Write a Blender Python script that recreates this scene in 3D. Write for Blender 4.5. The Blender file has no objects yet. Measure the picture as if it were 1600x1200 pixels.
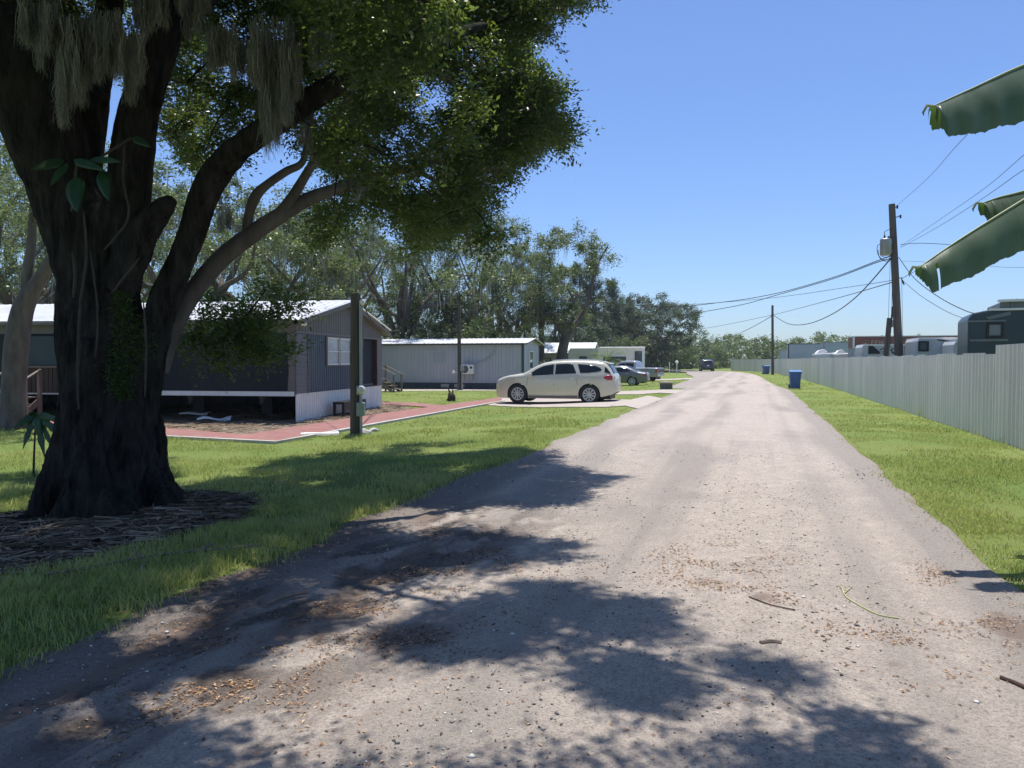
import bpy, bmesh, math, random
import numpy as np
from mathutils import Vector, Matrix, noise as mnoise
R = math.radians
PI = math.pi
rng = np.random.default_rng(7)
random.seed(7)
sc = bpy.context.scene
C = sc.collection

# ------------------------------------------------------------------ camera, sky, sun, exposure
FPX = 1164.0                      # focal length in pixels of the 1600 wide photograph
CAMH = 1.65
PITCH = math.atan(37.0 / FPX)
cd = bpy.data.cameras.new('camera')
cam = bpy.data.objects.new('camera', cd); C.objects.link(cam)
cam.location = (0, 0, CAMH)
cam.rotation_euler = (PI / 2 - PITCH, 0, 0)
cd.sensor_width = 36.0
cd.lens = 36.0 * FPX / 1600.0
cd.clip_start = 0.05
cd.clip_end = 3000
sc.camera = cam

SUNV = Vector((0.03, 0.24, 1.0)).normalized()       # from the ground towards the sun
SHX, SHY = -0.03, -0.24                             # shadow drift per metre of height
w = bpy.data.worlds.new("World"); sc.world = w; w.use_nodes = True
nt = w.node_tree; nt.nodes.clear()
sky = nt.nodes.new('ShaderNodeTexSky'); sky.sky_type = 'NISHITA'; sky.sun_disc = False
sky.sun_elevation = math.asin(SUNV.z); sky.sun_rotation = math.atan2(SUNV.x, SUNV.y)
sky.air_density = 1.0; sky.dust_density = 0.6; sky.ozone_density = 2.0
bg = nt.nodes.new('ShaderNodeBackground'); bg.inputs[1].default_value = 0.108
wo = nt.nodes.new('ShaderNodeOutputWorld')
tint = nt.nodes.new('ShaderNodeMix'); tint.data_type = 'RGBA'; tint.blend_type = 'MULTIPLY'; tint.inputs[0].default_value = 1.0
tint.inputs[7].default_value = (0.82, 0.985, 1.30, 1)
nt.links.new(sky.outputs[0], tint.inputs[6]); nt.links.new(tint.outputs[2], bg.inputs[0]); nt.links.new(bg.outputs[0], wo.inputs[0])

sl = bpy.data.lights.new('sun', 'SUN'); sl.energy = 5.0; sl.angle = R(0.55); sl.color = (1.0, 0.965, 0.915)
so = bpy.data.objects.new('sun', sl); C.objects.link(so)
so.rotation_euler = (-SUNV).to_track_quat('-Z', 'Y').to_euler()
so.location = (0, 0, 60)
sc.view_settings.view_transform = 'Standard'; sc.view_settings.look = 'None'
sc.view_settings.exposure = 0.22; sc.view_settings.gamma = 1.0
sc.cycles.max_bounces = 8; sc.cycles.diffuse_bounces = 3; sc.cycles.glossy_bounces = 3
sc.cycles.transmission_bounces = 6; sc.cycles.transparent_max_bounces = 8
sc.cycles.use_denoising = True

# ------------------------------------------------------------------ placing helpers
CP, SP = math.cos(PITCH), math.sin(PITCH)
UX, UY = math.sin(R(18.1)), math.cos(R(18.1))       # direction of the road

def smooth(t): 
    t = np.clip(t, 0, 1); return t * t * (3 - 2 * t)

def lat(x, y): return x * UY - y * UX               # signed distance right of the camera line along the road

def gz(x, y):
    """height of the ground: the lots on the left lie a little lower than the road"""
    s = lat(np.asarray(x, float), np.asarray(y, float))
    return -0.2 * smooth((-4.3 - s) / 5.0)

def ray(px, py):
    a = (px - 800) / FPX; b = (600 - py) / FPX
    return np.array([a, CP + b * SP, -SP + b * CP])

def W(px, py, Y):
    """world point seen at photo pixel px,py at depth Y"""
    d = ray(px, py); t = Y / d[1]
    return Vector((d[0] * t, Y, CAMH + d[2] * t))

def G(px, py, dz=0.0):
    """ground point under photo pixel px,py"""
    d = ray(px, py); z = 0.0
    for _ in range(12):
        t = (z + dz - CAMH) / d[2]; x, y = d[0] * t, d[1] * t
        z = float(gz(x, y))
    return Vector((x, y, z + dz))

def project(P):
    P = np.asarray(P, float); x = P[:, 0]; y = P[:, 1]; z = P[:, 2] - CAMH
    f = y * CP - z * SP; u = y * SP + z * CP
    f = np.where(f < 0.05, 0.05, f)
    return 800 + FPX * x / f, 600 - FPX * u / f, (y * CP - z * SP)

def inpoly(x, y, poly):
    x = np.asarray(x); y = np.asarray(y); r = np.zeros(x.shape, bool); n = len(poly)
    for i in range(n):
        x0, y0 = poly[i][0], poly[i][1]; x1, y1 = poly[(i + 1) % n][0], poly[(i + 1) % n][1]
        if y0 == y1: continue
        c = ((y0 > y) != (y1 > y)) & (x < (x1 - x0) * (y - y0) / (y1 - y0) + x0)
        r ^= c
    return r

def inany(x, y, polys):
    r = np.zeros(np.asarray(x).shape, bool)
    for p in polys: r |= inpoly(x, y, p)
    return r

def vnoise(P, seed=0):
    """value noise, P (N,3) -> 0..1"""
    P = np.asarray(P, float); I = np.floor(P).astype(np.int64); F = P - I; F = F * F * (3 - 2 * F)
    def h(i, j, k):
        n = (i * 374761393 + j * 668265263 + k * 2147483647 + seed * 974634777) & 0xffffffff
        n = ((n ^ (n >> 13)) * 1274126177) & 0xffffffff
        return ((n ^ (n >> 16)) & 0xffff) / 65535.0
    r = 0
    for a in (0, 1):
        for b in (0, 1):
            for c in (0, 1):
                wt = (F[:, 0] if a else 1 - F[:, 0]) * (F[:, 1] if b else 1 - F[:, 1]) * (F[:, 2] if c else 1 - F[:, 2])
                r = r + wt * h(I[:, 0] + a, I[:, 1] + b, I[:, 2] + c)
    return r

def fbm(P, oct=4, seed=0):
    P = np.asarray(P, float); s = 0; a = 0.5; t = 0
    for o in range(oct):
        s = s + a * vnoise(P * (2 ** o), seed + o); t += a; a *= 0.5
    return s / t

# ------------------------------------------------------------------ materials
def nodes_of(name):
    m = bpy.data.materials.new(name); m.use_nodes = True
    n = m.node_tree.nodes; l = m.node_tree.links
    return m, n, l, n['Principled BSDF']

def sock(l, v, s):
    if hasattr(v, 'links') or hasattr(v, 'is_output'): l.new(v, s)
    else: s.default_value = v

def mix(n, l, fac, a, b, mode='MIX'):
    x = n.new('ShaderNodeMix'); x.data_type = 'RGBA'; x.blend_type = mode
    def st(i, v):
        if isinstance(v, (tuple, list)): x.inputs[i].default_value = (*v[:3], 1)
        elif isinstance(v, (int, float)): x.inputs[i].default_value = v
        else: l.new(v, x.inputs[i])
    st(0, fac); st(6, a); st(7, b)
    return x.outputs[2]

def tex(n, l, scale, detail=4, rough=0.55, kind='Noise', vec=None, stretch=None, out=0):
    t = n.new('ShaderNodeTex' + kind)
    t.inputs['Scale'].default_value = scale
    if kind == 'Noise':
        t.inputs['Detail'].default_value = detail; t.inputs['Roughness'].default_value = rough
    co = n.new('ShaderNodeTexCoord'); v = co.outputs['Object'] if vec is None else vec
    if stretch:
        mp = n.new('ShaderNodeMapping'); mp.inputs['Scale'].default_value = stretch
        l.new(v, mp.inputs[0]); v = mp.outputs[0]
    l.new(v, t.inputs['Vector'])
    return t.outputs[out]

def ramp(n, l, fac, stops):
    r = n.new('ShaderNodeValToRGB'); e = r.color_ramp.elements
    while len(e) < len(stops): e.new(0.5)
    for i, (p, c) in enumerate(stops):
        e[i].position = p
        e[i].color = (c, c, c, 1) if isinstance(c, (int, float)) else (*c, 1)
    l.new(fac, r.inputs[0]); return r.outputs[0]

def bump(n, l, bs, h, strength=0.3, dist=0.02, prev=None):
    b = n.new('ShaderNodeBump'); b.inputs['Strength'].default_value = strength; b.inputs['Distance'].default_value = dist
    l.new(h, b.inputs['Height'])
    if prev is not None: l.new(prev, b.inputs['Normal'])
    l.new(b.outputs[0], bs.inputs['Normal']); return b.outputs[0]

def mat(name, c1, c2=None, scale=3.0, rough=0.6, metal=0.0, b=0.0, bscale=40.0, stretch=None, spec=0.4, coat=0.0, dirt=0.0, dirtc=(0.12, 0.10, 0.07), dscale=1.2):
    m, n, l, bs = nodes_of(name)
    c2 = c2 or tuple(min(1, v * 0.82) for v in c1)
    t = tex(n, l, scale, 6, 0.6, stretch=stretch)
    f = ramp(n, l, t, [(0.3, 0.0), (0.7, 1.0)])
    col = mix(n, l, f, c1, c2)
    if dirt > 0:
        d = tex(n, l, dscale, 8, 0.7, stretch=(1, 1, 0.35))
        f2 = ramp(n, l, d, [(0.48, 0.0), (0.75, dirt)])
        col = mix(n, l, f2, col, dirtc)
    l.new(col, bs.inputs['Base Color'])
    bs.inputs['Roughness'].default_value = rough; bs.inputs['Metallic'].default_value = metal
    bs.inputs['Specular IOR Level'].default_value = spec; bs.inputs['Coat Weight'].default_value = coat
    if b: bump(n, l, bs, tex(n, l, bscale, 5, 0.6, stretch=stretch), b, 0.01)
    return m

def glassmat(name, c, rough=0.05, alpha=1.0):
    m, n, l, bs = nodes_of(name)
    bs.inputs['Base Color'].default_value = (*c, 1); bs.inputs['Roughness'].default_value = rough
    bs.inputs['Specular IOR Level'].default_value = 0.6; bs.inputs['Coat Weight'].default_value = 0.5
    return m

def leafmat(name, dark, light, trans=0.35, rough=0.5, spec=0.3, transc=None, last=None):
    """leaf colour varies per leaf through the stored 'tint' attribute"""
    m, n, l, bs = nodes_of(name)
    at = n.new('ShaderNodeAttribute'); at.attribute_name = 'tint'
    col = ramp(n, l, at.outputs['Fac'], [(0.0, dark), (0.75, light), (1.0, last or tuple(min(1, v * 1.35) for v in light))])
    l.new(col, bs.inputs['Base Color']); bs.inputs['Roughness'].default_value = rough
    bs.inputs['Specular IOR Level'].default_value = spec
    tr = n.new('ShaderNodeBsdfTranslucent')
    tc = mix(n, l, 0.55, col, transc or (0.16, 0.22, 0.02))
    l.new(tc, tr.inputs[0])
    ms = n.new('ShaderNodeMixShader'); ms.inputs[0].default_value = trans
    l.new(bs.outputs[0], ms.inputs[1]); l.new(tr.outputs[0], ms.inputs[2])
    l.new(ms.outputs[0], n['Material Output'].inputs[0])
    return m

# ------------------------------------------------------------------ mesh helpers
class MB:
    def __init__(s): s.v = []; s.f = []
    def add(s, vs, fs):
        o = len(s.v); s.v += [tuple(map(float, v)) for v in vs]; s.f += [tuple(i + o for i in f) for f in fs]; return s
    def box(s, x0, x1, y0, y1, z0, z1, M=None):
        vs = [Vector((x, y, z)) for z in (z0, z1) for x, y in ((x0, y0), (x1, y0), (x1, y1), (x0, y1))]
        if M is not None: vs = [M @ v for v in vs]
        return s.add(vs, [(3, 2, 1, 0), (4, 5, 6, 7), (0, 1, 5, 4), (1, 2, 6, 5), (2, 3, 7, 6), (3, 0, 4, 7)])
    def bar(s, a, b, w, h=None):
        a = Vector(a); b = Vector(b); h = h or w; d = (b - a); L = d.length
        q = d.to_track_quat('X', 'Z').to_matrix().to_4x4(); q.translation = a
        return s.box(0, L, -w / 2, w / 2, -h / 2, h / 2, q)
    def tube(s, pts, rad, n=8, cap=True, flat=1.0):
        pts = [Vector(p) for p in pts]
        if not hasattr(rad, '__len__'): rad = [rad] * len(pts)
        up = Vector((0, 0, 1)); o = len(s.v); px = None
        for i, p in enumerate(pts):
            t = (pts[min(i + 1, len(pts) - 1)] - pts[max(i - 1, 0)])
            if t.length < 1e-9: t = Vector((0, 0, 1))
            t.normalize()
            if px is None:
                px = t.cross(up) if abs(t.z) < 0.95 else t.cross(Vector((1, 0, 0)))
            px = (px - t * px.dot(t)).normalized(); py = t.cross(px)
            for k in range(n):
                a = 2 * PI * k / n
                q = p + px * math.cos(a) * rad[i] + py * math.sin(a) * rad[i] * flat
                s.v.append(tuple(q))
        for i in range(len(pts) - 1):
            for k in range(n):
                a = o + i * n + k; b = o + i * n + (k + 1) % n
                s.f.append((a, b, b + n, a + n))
        if cap:
            s.f.append(tuple(o + k for k in range(n))[::-1]); e = o + (len(pts) - 1) * n
            s.f.append(tuple(e + k for k in range(n)))
        return s
    def prism(s, poly, h0, h1, axis='z', M=None):
        n = len(poly)
        def mk(a, b, h):
            v = Vector((a, b, h)) if axis == 'z' else (Vector((a, h, b)) if axis == 'y' else Vector((h, a, b)))
            return M @ v if M is not None else v
        vs = [mk(a, b, h0) for a, b in poly] + [mk(a, b, h1) for a, b in poly]
        fs = [tuple(range(n))[::-1], tuple(range(n, 2 * n))] + [(i, (i + 1) % n, (i + 1) % n + n, i + n) for i in range(n)]
        return s.add(vs, fs)
    def grid(s, rows):
        o = len(s.v); m = len(rows[0])
        for r in rows: s.v += [tuple(p) for p in r]
        for i in range(len(rows) - 1):
            for j in range(m - 1):
                a = o + i * m + j; s.f.append((a, a + 1, a + 1 + m, a + m))
        return s
    def lathe(s, prof, n=24, M=None, close=False):
        """prof: (radius, height) pairs about the y axis"""
        o = len(s.v); m = len(prof)
        for k in range(n):
            a = 2 * PI * k / n
            for r, h in prof:
                v = Vector((r * math.cos(a), h, r * math.sin(a)))
                s.v.append(tuple(M @ v if M is not None else v))
        for k in range(n):
            k2 = (k + 1) % n
            for j in range(m - 1):
                s.f.append((o + k * m + j, o + k * m + j + 1, o + k2 * m + j + 1, o + k2 * m + j))
        return s
    def corr(s, a, b, z0, z1, period=0.2, depth=0.02, prof=((0, 0), (.3, 0), (.4, 1), (.6, 1), (.7, 0)), zt=None, nrm=None):
        """corrugated sheet standing between a and b (xy), ribs vertical; zt(t): height of the top edge"""
        a = Vector((a[0], a[1], 0)); b = Vector((b[0], b[1], 0)); d = b - a; L = d.length; d.normalize()
        nn = Vector((-d.y, d.x, 0)) if nrm is None else Vector(nrm)
        k = 0; pts = []
        while k * period < L:
            for t, h in prof:
                x = (k + t) * period
                if x <= L: pts.append((x, h * depth))
            k += 1
        pts.append((L, 0))
        lo = []; hi = []
        for x, h in pts:
            p = a + d * x + nn * h
            lo.append((p.x, p.y, z0)); hi.append((p.x, p.y, z1 if zt is None else zt(x / L)))
        return s.grid([lo, hi])
    def build(s, name, m, parent=None, smooth=False, bevel=0.0, solid=0.0, loc=None, auto=None):
        me = bpy.data.meshes.new(name); me.from_pydata(s.v, [], s.f); me.validate(); me.update()
        return link(name, me, m, parent, smooth, bevel, solid, loc, auto)

def link(name, me, m, parent=None, smooth=False, bevel=0.0, solid=0.0, loc=None, auto=None):
    o = bpy.data.objects.new(name, me); C.objects.link(o)
    for mm in (m if isinstance(m, (list, tuple)) else [m]): me.materials.append(mm)
    if parent is not None: o.parent = parent
    if loc is not None: o.location = loc
    if smooth: me.polygons.foreach_set('use_smooth', [True] * len(me.polygons))
    if solid:
        md = o.modifiers.new('solid', 'SOLIDIFY'); md.thickness = solid; md.offset = 0
    if bevel:
        md = o.modifiers.new('bevel', 'BEVEL'); md.width = bevel; md.segments = 2; md.limit_method = 'ANGLE'; md.angle_limit = R(40)
    if smooth and auto is None: auto = 52
    if auto is not None:
        try: me.set_sharp_from_angle(angle=R(auto))
        except Exception: pass
    return o

def npmesh(name, V, F, tint=None):
    """V (N,3); F (M,k) constant k"""
    V = np.ascontiguousarray(V, dtype=np.float32); F = np.ascontiguousarray(F, dtype=np.int32)
    me = bpy.data.meshes.new(name); k = F.shape[1]
    me.vertices.add(len(V)); me.vertices.foreach_set('co', V.ravel())
    me.loops.add(F.size); me.loops.foreach_set('vertex_index', F.ravel())
    me.polygons.add(len(F)); me.polygons.foreach_set('loop_start', np.arange(0, F.size, k, dtype=np.int32))
    me.polygons.foreach_set('loop_total', np.full(len(F), k, dtype=np.int32))
    me.update(calc_edges=True)
    if tint is not None:
        a = me.attributes.new('tint', 'FLOAT', 'POINT'); a.data.foreach_set('value', np.ascontiguousarray(tint, dtype=np.float32))
    return me

def thing(name, label, cat, loc=(0, 0, 0), rz=0.0, group=None):
    o = bpy.data.objects.new(name, None); C.objects.link(o); o.empty_display_size = 0.3
    o.location = loc; o.rotation_euler = (0, 0, rz); tag(o, label, cat, group); return o

def tag(o, label=None, cat=None, group=None, kind=None):
    if label: o['label'] = label
    if cat: o['category'] = cat
    if group: o['group'] = group
    if kind: o['kind'] = kind
    return o

def copytree(o, loc, rz, label, scale=None, group=None):
    r = o.copy(); C.objects.link(r); r.location = loc; r.rotation_euler = (0, 0, rz); r['label'] = label
    if scale: r.scale = (scale, scale, scale) if isinstance(scale, (int, float)) else scale
    if group: r['group'] = group
    for ch in list(o.children):
        c = ch.copy(); C.objects.link(c); c.parent = r
        for g in list(ch.children):
            d = g.copy(); C.objects.link(d); d.parent = c
    return r

def struct(o): o['kind'] = 'structure'; return o

# ------------------------------------------------------------------ leaves, grass, twigs
def leaves(P, size, aspect=0.42, up=0.5, seed=0, fold=0.15, dirs=None, tint=None, jitter=0.35):
    """one folded diamond leaf per point; returns verts, quads, tint"""
    r = np.random.default_rng(seed); N = len(P)
    s = size * (1 + jitter * r.uniform(-1, 1, N))[:, None]
    d = r.normal(size=(N, 3)) if dirs is None else dirs + 0.6 * r.normal(size=(N, 3))
    d[:, 2] *= 0.6; d /= np.linalg.norm(d, axis=1)[:, None] + 1e-9
    nrm = r.normal(size=(N, 3)); nrm[:, 2] = np.abs(nrm[:, 2]) + up
    sd = np.cross(d, nrm); sd /= np.linalg.norm(sd, axis=1)[:, None] + 1e-9
    n2 = np.cross(sd, d)
    V = np.empty((N, 4, 3))
    V[:, 0] = P - d * s * 0.5
    V[:, 1] = P + sd * s * aspect * 0.5 + n2 * s * fold * 0.5
    V[:, 2] = P + d * s * 0.5 - n2 * s * fold * 0.6
    V[:, 3] = P - sd * s * aspect * 0.5 + n2 * s * fold * 0.5
    F = np.arange(N * 4).reshape(N, 4)
    t = r.uniform(0, 1, N) * 0.5 + 0.25 if tint is None else np.clip(tint + r.uniform(-.25, .25, N), 0, 1)
    return V.reshape(-1, 3), F, np.repeat(t, 4)

def clump_points(c, rad, n, r, flat=0.75, twigs=9, spread=0.11):
    """leaf positions bunched along short twigs that fan out from the clump centre"""
    k = r.integers(0, twigs, n)
    td = r.normal(size=(twigs, 3)); td[:, 2] = td[:, 2] * flat + 0.1
    td /= np.linalg.norm(td, axis=1)[:, None]
    tl = rad * r.uniform(0.55, 1.05, twigs)
    t = r.uniform(0.15, 1, n) ** 0.7
    P = td[k] * (tl[k] * t)[:, None] + r.normal(size=(n, 3)) * rad * spread * (0.6 + t)[:, None]
    P[:, 2] -= 0.12 * rad * t ** 2
    return c + P, td[k]

def blades(P, h, wd, seed=0, lean=0.5):
    r = np.random.default_rng(seed); N = len(P)
    a = r.uniform(0, 2 * PI, N); b = r.uniform(0, 2 * PI, N)
    sd = np.stack([np.cos(a), np.sin(a), np.zeros(N)], 1) * (wd / 2)[:, None]
    ln = np.stack([np.cos(b), np.sin(b), np.zeros(N)], 1) * (h * lean * r.uniform(0.1, 1, N))[:, None]
    V = np.empty((N, 5, 3)); z = np.array([0, 0, 1.0])
    V[:, 0] = P - sd; V[:, 1] = P + sd
    mid = P + ln * 0.35 + z * (h * 0.6)[:, None]
    V[:, 2] = mid + sd * 0.8; V[:, 3] = mid - sd * 0.8
    V[:, 4] = P + ln + z * h[:, None]
    o = np.arange(N)[:, None] * 5
    F = np.concatenate([o + [0, 1, 2], o + [0, 2, 3], o + [3, 2, 4]], 0)
    return V.reshape(-1, 3), F

def strand_mesh(starts, lens, width, seed=0, curl=0.05, seg=7, ctr=None):
    """hanging strands; with ctr given each strand draws in towards its tassel's axis as it falls"""
    r = np.random.default_rng(seed); N = len(starts)
    p0 = np.array(starts, float); sway = r.normal(size=(N, 3)) * [1, 1, 0] * curl * .5; pts = []
    ph = r.uniform(0, 2 * PI, (N, 2)); fr = r.uniform(5, 11, (N, 2))
    for i in range(seg + 1):
        t = i / seg; q = p0.copy(); q[:, 2] -= lens * t
        if ctr is not None: q[:, :2] += (ctr[:, :2] - p0[:, :2]) * (t * .6)
        wob = curl * .22 * (.3 + t)
        q[:, 0] += sway[:, 0] * t * lens + wob * np.sin(ph[:, 0] + fr[:, 0] * t) * np.minimum(lens, 1); q[:, 1] += sway[:, 1] * t * lens + wob * np.sin(ph[:, 1] + fr[:, 1] * t)
        pts.append(q)
    a = r.uniform(0, PI, N); sd = np.stack([np.cos(a), np.sin(a), np.zeros(N)], 1)
    V = np.empty((N, (seg + 1) * 2, 3))
    for i, q in enumerate(pts):
        ww = width * (1 - 0.7 * (i / seg) ** 2) / 2
        V[:, 2 * i] = q - sd * ww; V[:, 2 * i + 1] = q + sd * ww
    o = np.arange(N)[:, None] * ((seg + 1) * 2)
    F = np.concatenate([o + [2 * i, 2 * i + 1, 2 * i + 3, 2 * i + 2] for i in range(seg)], 0)
    return V.reshape(-1, 3), F, np.repeat(r.uniform(0, 1, N), (seg + 1) * 2)

def catmull(pts, k=6):
    P = [np.array(p, float) for p in pts]; out = []
    for i in range(len(P) - 1):
        a = P[max(i - 1, 0)]; b = P[i]; c = P[i + 1]; d = P[min(i + 2, len(P) - 1)]
        for j in range(k):
            t = j / k
            out.append(0.5 * ((2 * b) + (-a + c) * t + (2 * a - 5 * b + 4 * c - d) * t * t + (-a + 3 * b - 3 * c + d) * t ** 3))
    out.append(P[-1]); return np.array(out)

def branches(mb, nodes, clumps, r, sag=0.08, rmax=0.05, rk=0.018, fromr=None, wig=0.06, n=5):
    """connects each clump centre to the closest wood made so far"""
    nodes = [np.array(q) for q in nodes]
    NP = np.array(nodes); D = np.min(np.linalg.norm(clumps[:, None] - NP[None], axis=2), axis=1) if len(clumps) else []
    for i in np.argsort(D):
        c = clumps[i]; NP = np.array(nodes); dd = np.linalg.norm(NP - c, axis=1) + np.maximum(0, NP[:, 2] - c[2]) * 0.5
        a = NP[int(np.argmin(dd))]; L = np.linalg.norm(c - a)
        if L < 0.15: continue
        m = 5; pts = []
        off = r.normal(size=3) * L * wig
        for j in range(m + 1):
            t = j / m; q = a + (c - a) * t + off * math.sin(t * PI) + np.array([0, 0, 1]) * sag * L * math.sin(t * PI)
            pts.append(q)
        r0 = min(rmax, rk * L + 0.006); mb.tube(pts, [r0 * (1 - t / m) + 0.005 * (t / m) for t in range(m + 1)], n, cap=False)
        nodes += pts[1:]
    return nodes
# ------------------------------------------------------------------ ground and road
def gp(*pts): return [(G(x, y).x, G(x, y).y) for x, y in pts]
def at_s(s, t): return (s * UY + t * UX, -s * UX + t * UY)

LEFT_E = [at_s(-3.85, t) for t in range(-14, 46, 2)] + [(9.9, 46.5), (17.3, 71), (21.5, 92), (24.5, 106), (22, 117), (14, 124), (-10, 129)]
RIGHT_E = [at_s(1.8, t) for t in range(-14, 46, 2)] + [(18.2, 52), (27.2, 83), (31.5, 104), (31, 119), (24, 129), (10, 135), (-10, 139)]
ROAD = LEFT_E + RIGHT_E[::-1]
def edge_wig(pts, amp, seed):
    P = catmull(pts, 12); P3 = np.column_stack([P, np.zeros(len(P))])
    n = fbm(P3 * 1.1, 4, seed) - 0.5
    T = np.gradient(P, axis=0); T /= np.linalg.norm(T, axis=1)[:, None] + 1e-9
    return P + np.stack([T[:, 1], -T[:, 0]], 1) * (n * amp)[:, None]

# ground: one sheet out to the horizon
m_ground, n, l, bs = nodes_of('soil_and_turf')
big = tex(n, l, 0.35, 6, 0.6); sm = tex(n, l, 9.0, 8, 0.7); fine = tex(n, l, 70, 4, 0.7)
base = mix(n, l, ramp(n, l, big, [(0.35, 0), (0.65, 1)]), (0.17, 0.25, 0.06), (0.27, 0.31, 0.09))
base = mix(n, l, ramp(n, l, sm, [(0.5, 0), (0.72, 0.8)]), base, (0.27, 0.215, 0.12))
base = mix(n, l, ramp(n, l, fine, [(0.3, 0.75), (0.6, 0)]), base, (0.07, 0.11, 0.025))
l.new(base, bs.inputs['Base Color']); bs.inputs['Roughness'].default_value = 0.95; bs.inputs['Specular IOR Level'].default_value = 0.1
bump(n, l, bs, fine, 0.8, 0.03)
xs = np.unique(np.concatenate([np.linspace(-700, -40, 18), np.arange(-40, 40, 1.0), np.linspace(40, 700, 18)]))
ys = np.unique(np.concatenate([np.linspace(-60, -10, 8), np.arange(-10, 70, 1.0), np.linspace(70, 1200, 24)]))
X, Y = np.meshgrid(xs, ys); Zg = gz(X, Y)
V = np.stack([X.ravel(), Y.ravel(), Zg.ravel()], 1); nx = len(xs)
I = (np.arange(len(ys) - 1)[:, None] * nx + np.arange(nx - 1)[None]).ravel()
ground = struct(link('ground', npmesh('ground', V, np.stack([I, I + 1, I + 1 + nx, I + nx], 1)), m_ground, smooth=True))

# road: compacted shell and old asphalt, ruts and dirt kept in a stored attribute
m_road, n, l, bs = nodes_of('packed_road')
at = n.new('ShaderNodeAttribute'); at.attribute_name = 'dirt'
at2 = n.new('ShaderNodeAttribute'); at2.attribute_name = 'wear'
f1 = tex(n, l, 2.2, 8, 0.65); f2 = tex(n, l, 60, 5, 0.75); f3 = tex(n, l, 260, 3, 0.8)
vo = tex(n, l, 140, kind='Voronoi'); vo2 = tex(n, l, 45, kind='Voronoi')
f4 = tex(n, l, 6.5, 8, 0.75); f5 = tex(n, l, 24, 6, 0.75)
c = mix(n, l, ramp(n, l, f1, [(0.3, 0), (0.7, 1)]), (0.45, 0.375, 0.31), (0.58, 0.495, 0.41))
c = mix(n, l, ramp(n, l, f4, [(0.40, 0), (0.62, 0.85)]), c, (0.38, 0.32, 0.27))
c = mix(n, l, ramp(n, l, f5, [(0.50, 0), (0.64, 0.85)]), c, (0.58, 0.50, 0.43))
c = mix(n, l, ramp(n, l, tex(n, l, 17, 9, 0.85), [(0.36, 0.7), (0.46, 0)]), c, (0.24, 0.19, 0.155))
c = mix(n, l, ramp(n, l, at2.outputs['Fac'], [(0.25, 0), (0.8, 1)]), c, (0.31, 0.27, 0.235))
c = mix(n, l, ramp(n, l, f2, [(0.38, 0.75), (0.52, 0)]), c, (0.20, 0.165, 0.135))
c = mix(n, l, ramp(n, l, f3, [(0.54, 0), (0.66, 0.85)]), c, (0.70, 0.63, 0.55))
c = mix(n, l, ramp(n, l, vo2, [(0.05, 0.65), (0.16, 0)]), c, (0.13, 0.11, 0.10))
c = mix(n, l, ramp(n, l, vo, [(0.06, 0.7), (0.15, 0)]), c, (0.58, 0.54, 0.48))
at3 = n.new('ShaderNodeAttribute'); at3.attribute_name = 'mud'
c = mix(n, l, ramp(n, l, at3.outputs['Fac'], [(0.15, 0), (0.85, .92)]), c, mix(n, l, ramp(n, l, tex(n, l, 30, 6, .7), [(.4, 0), (.65, 1)]), (0.075, 0.058, 0.048), (0.16, 0.128, 0.105)))
dn = n.new('ShaderNodeMath'); dn.operation = 'ADD'; l.new(at.outputs['Fac'], dn.inputs[0])
dn2 = n.new('ShaderNodeMath'); dn2.operation = 'MULTIPLY_ADD'; dn2.inputs[1].default_value = 0.7; dn2.inputs[2].default_value = -0.35
l.new(tex(n, l, 14, 8, 0.7), dn2.inputs[0]); l.new(dn2.outputs[0], dn.inputs[1])
c = mix(n, l, ramp(n, l, dn.outputs[0], [(0.42, 0), (0.80, 0.75)]), c, (0.21, 0.15, 0.115))
l.new(c, bs.inputs['Base Color']); bs.inputs['Roughness'].default_value = 0.85; bs.inputs['Specular IOR Level'].default_value = 0.2
pb = bump(n, l, bs, f2, 0.6, 0.02); pb = bump(n, l, bs, f3, 0.3, 0.006, pb); bump(n, l, bs, tex(n, l, 12, 9, 0.75), 0.7, 0.04, pb)

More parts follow.
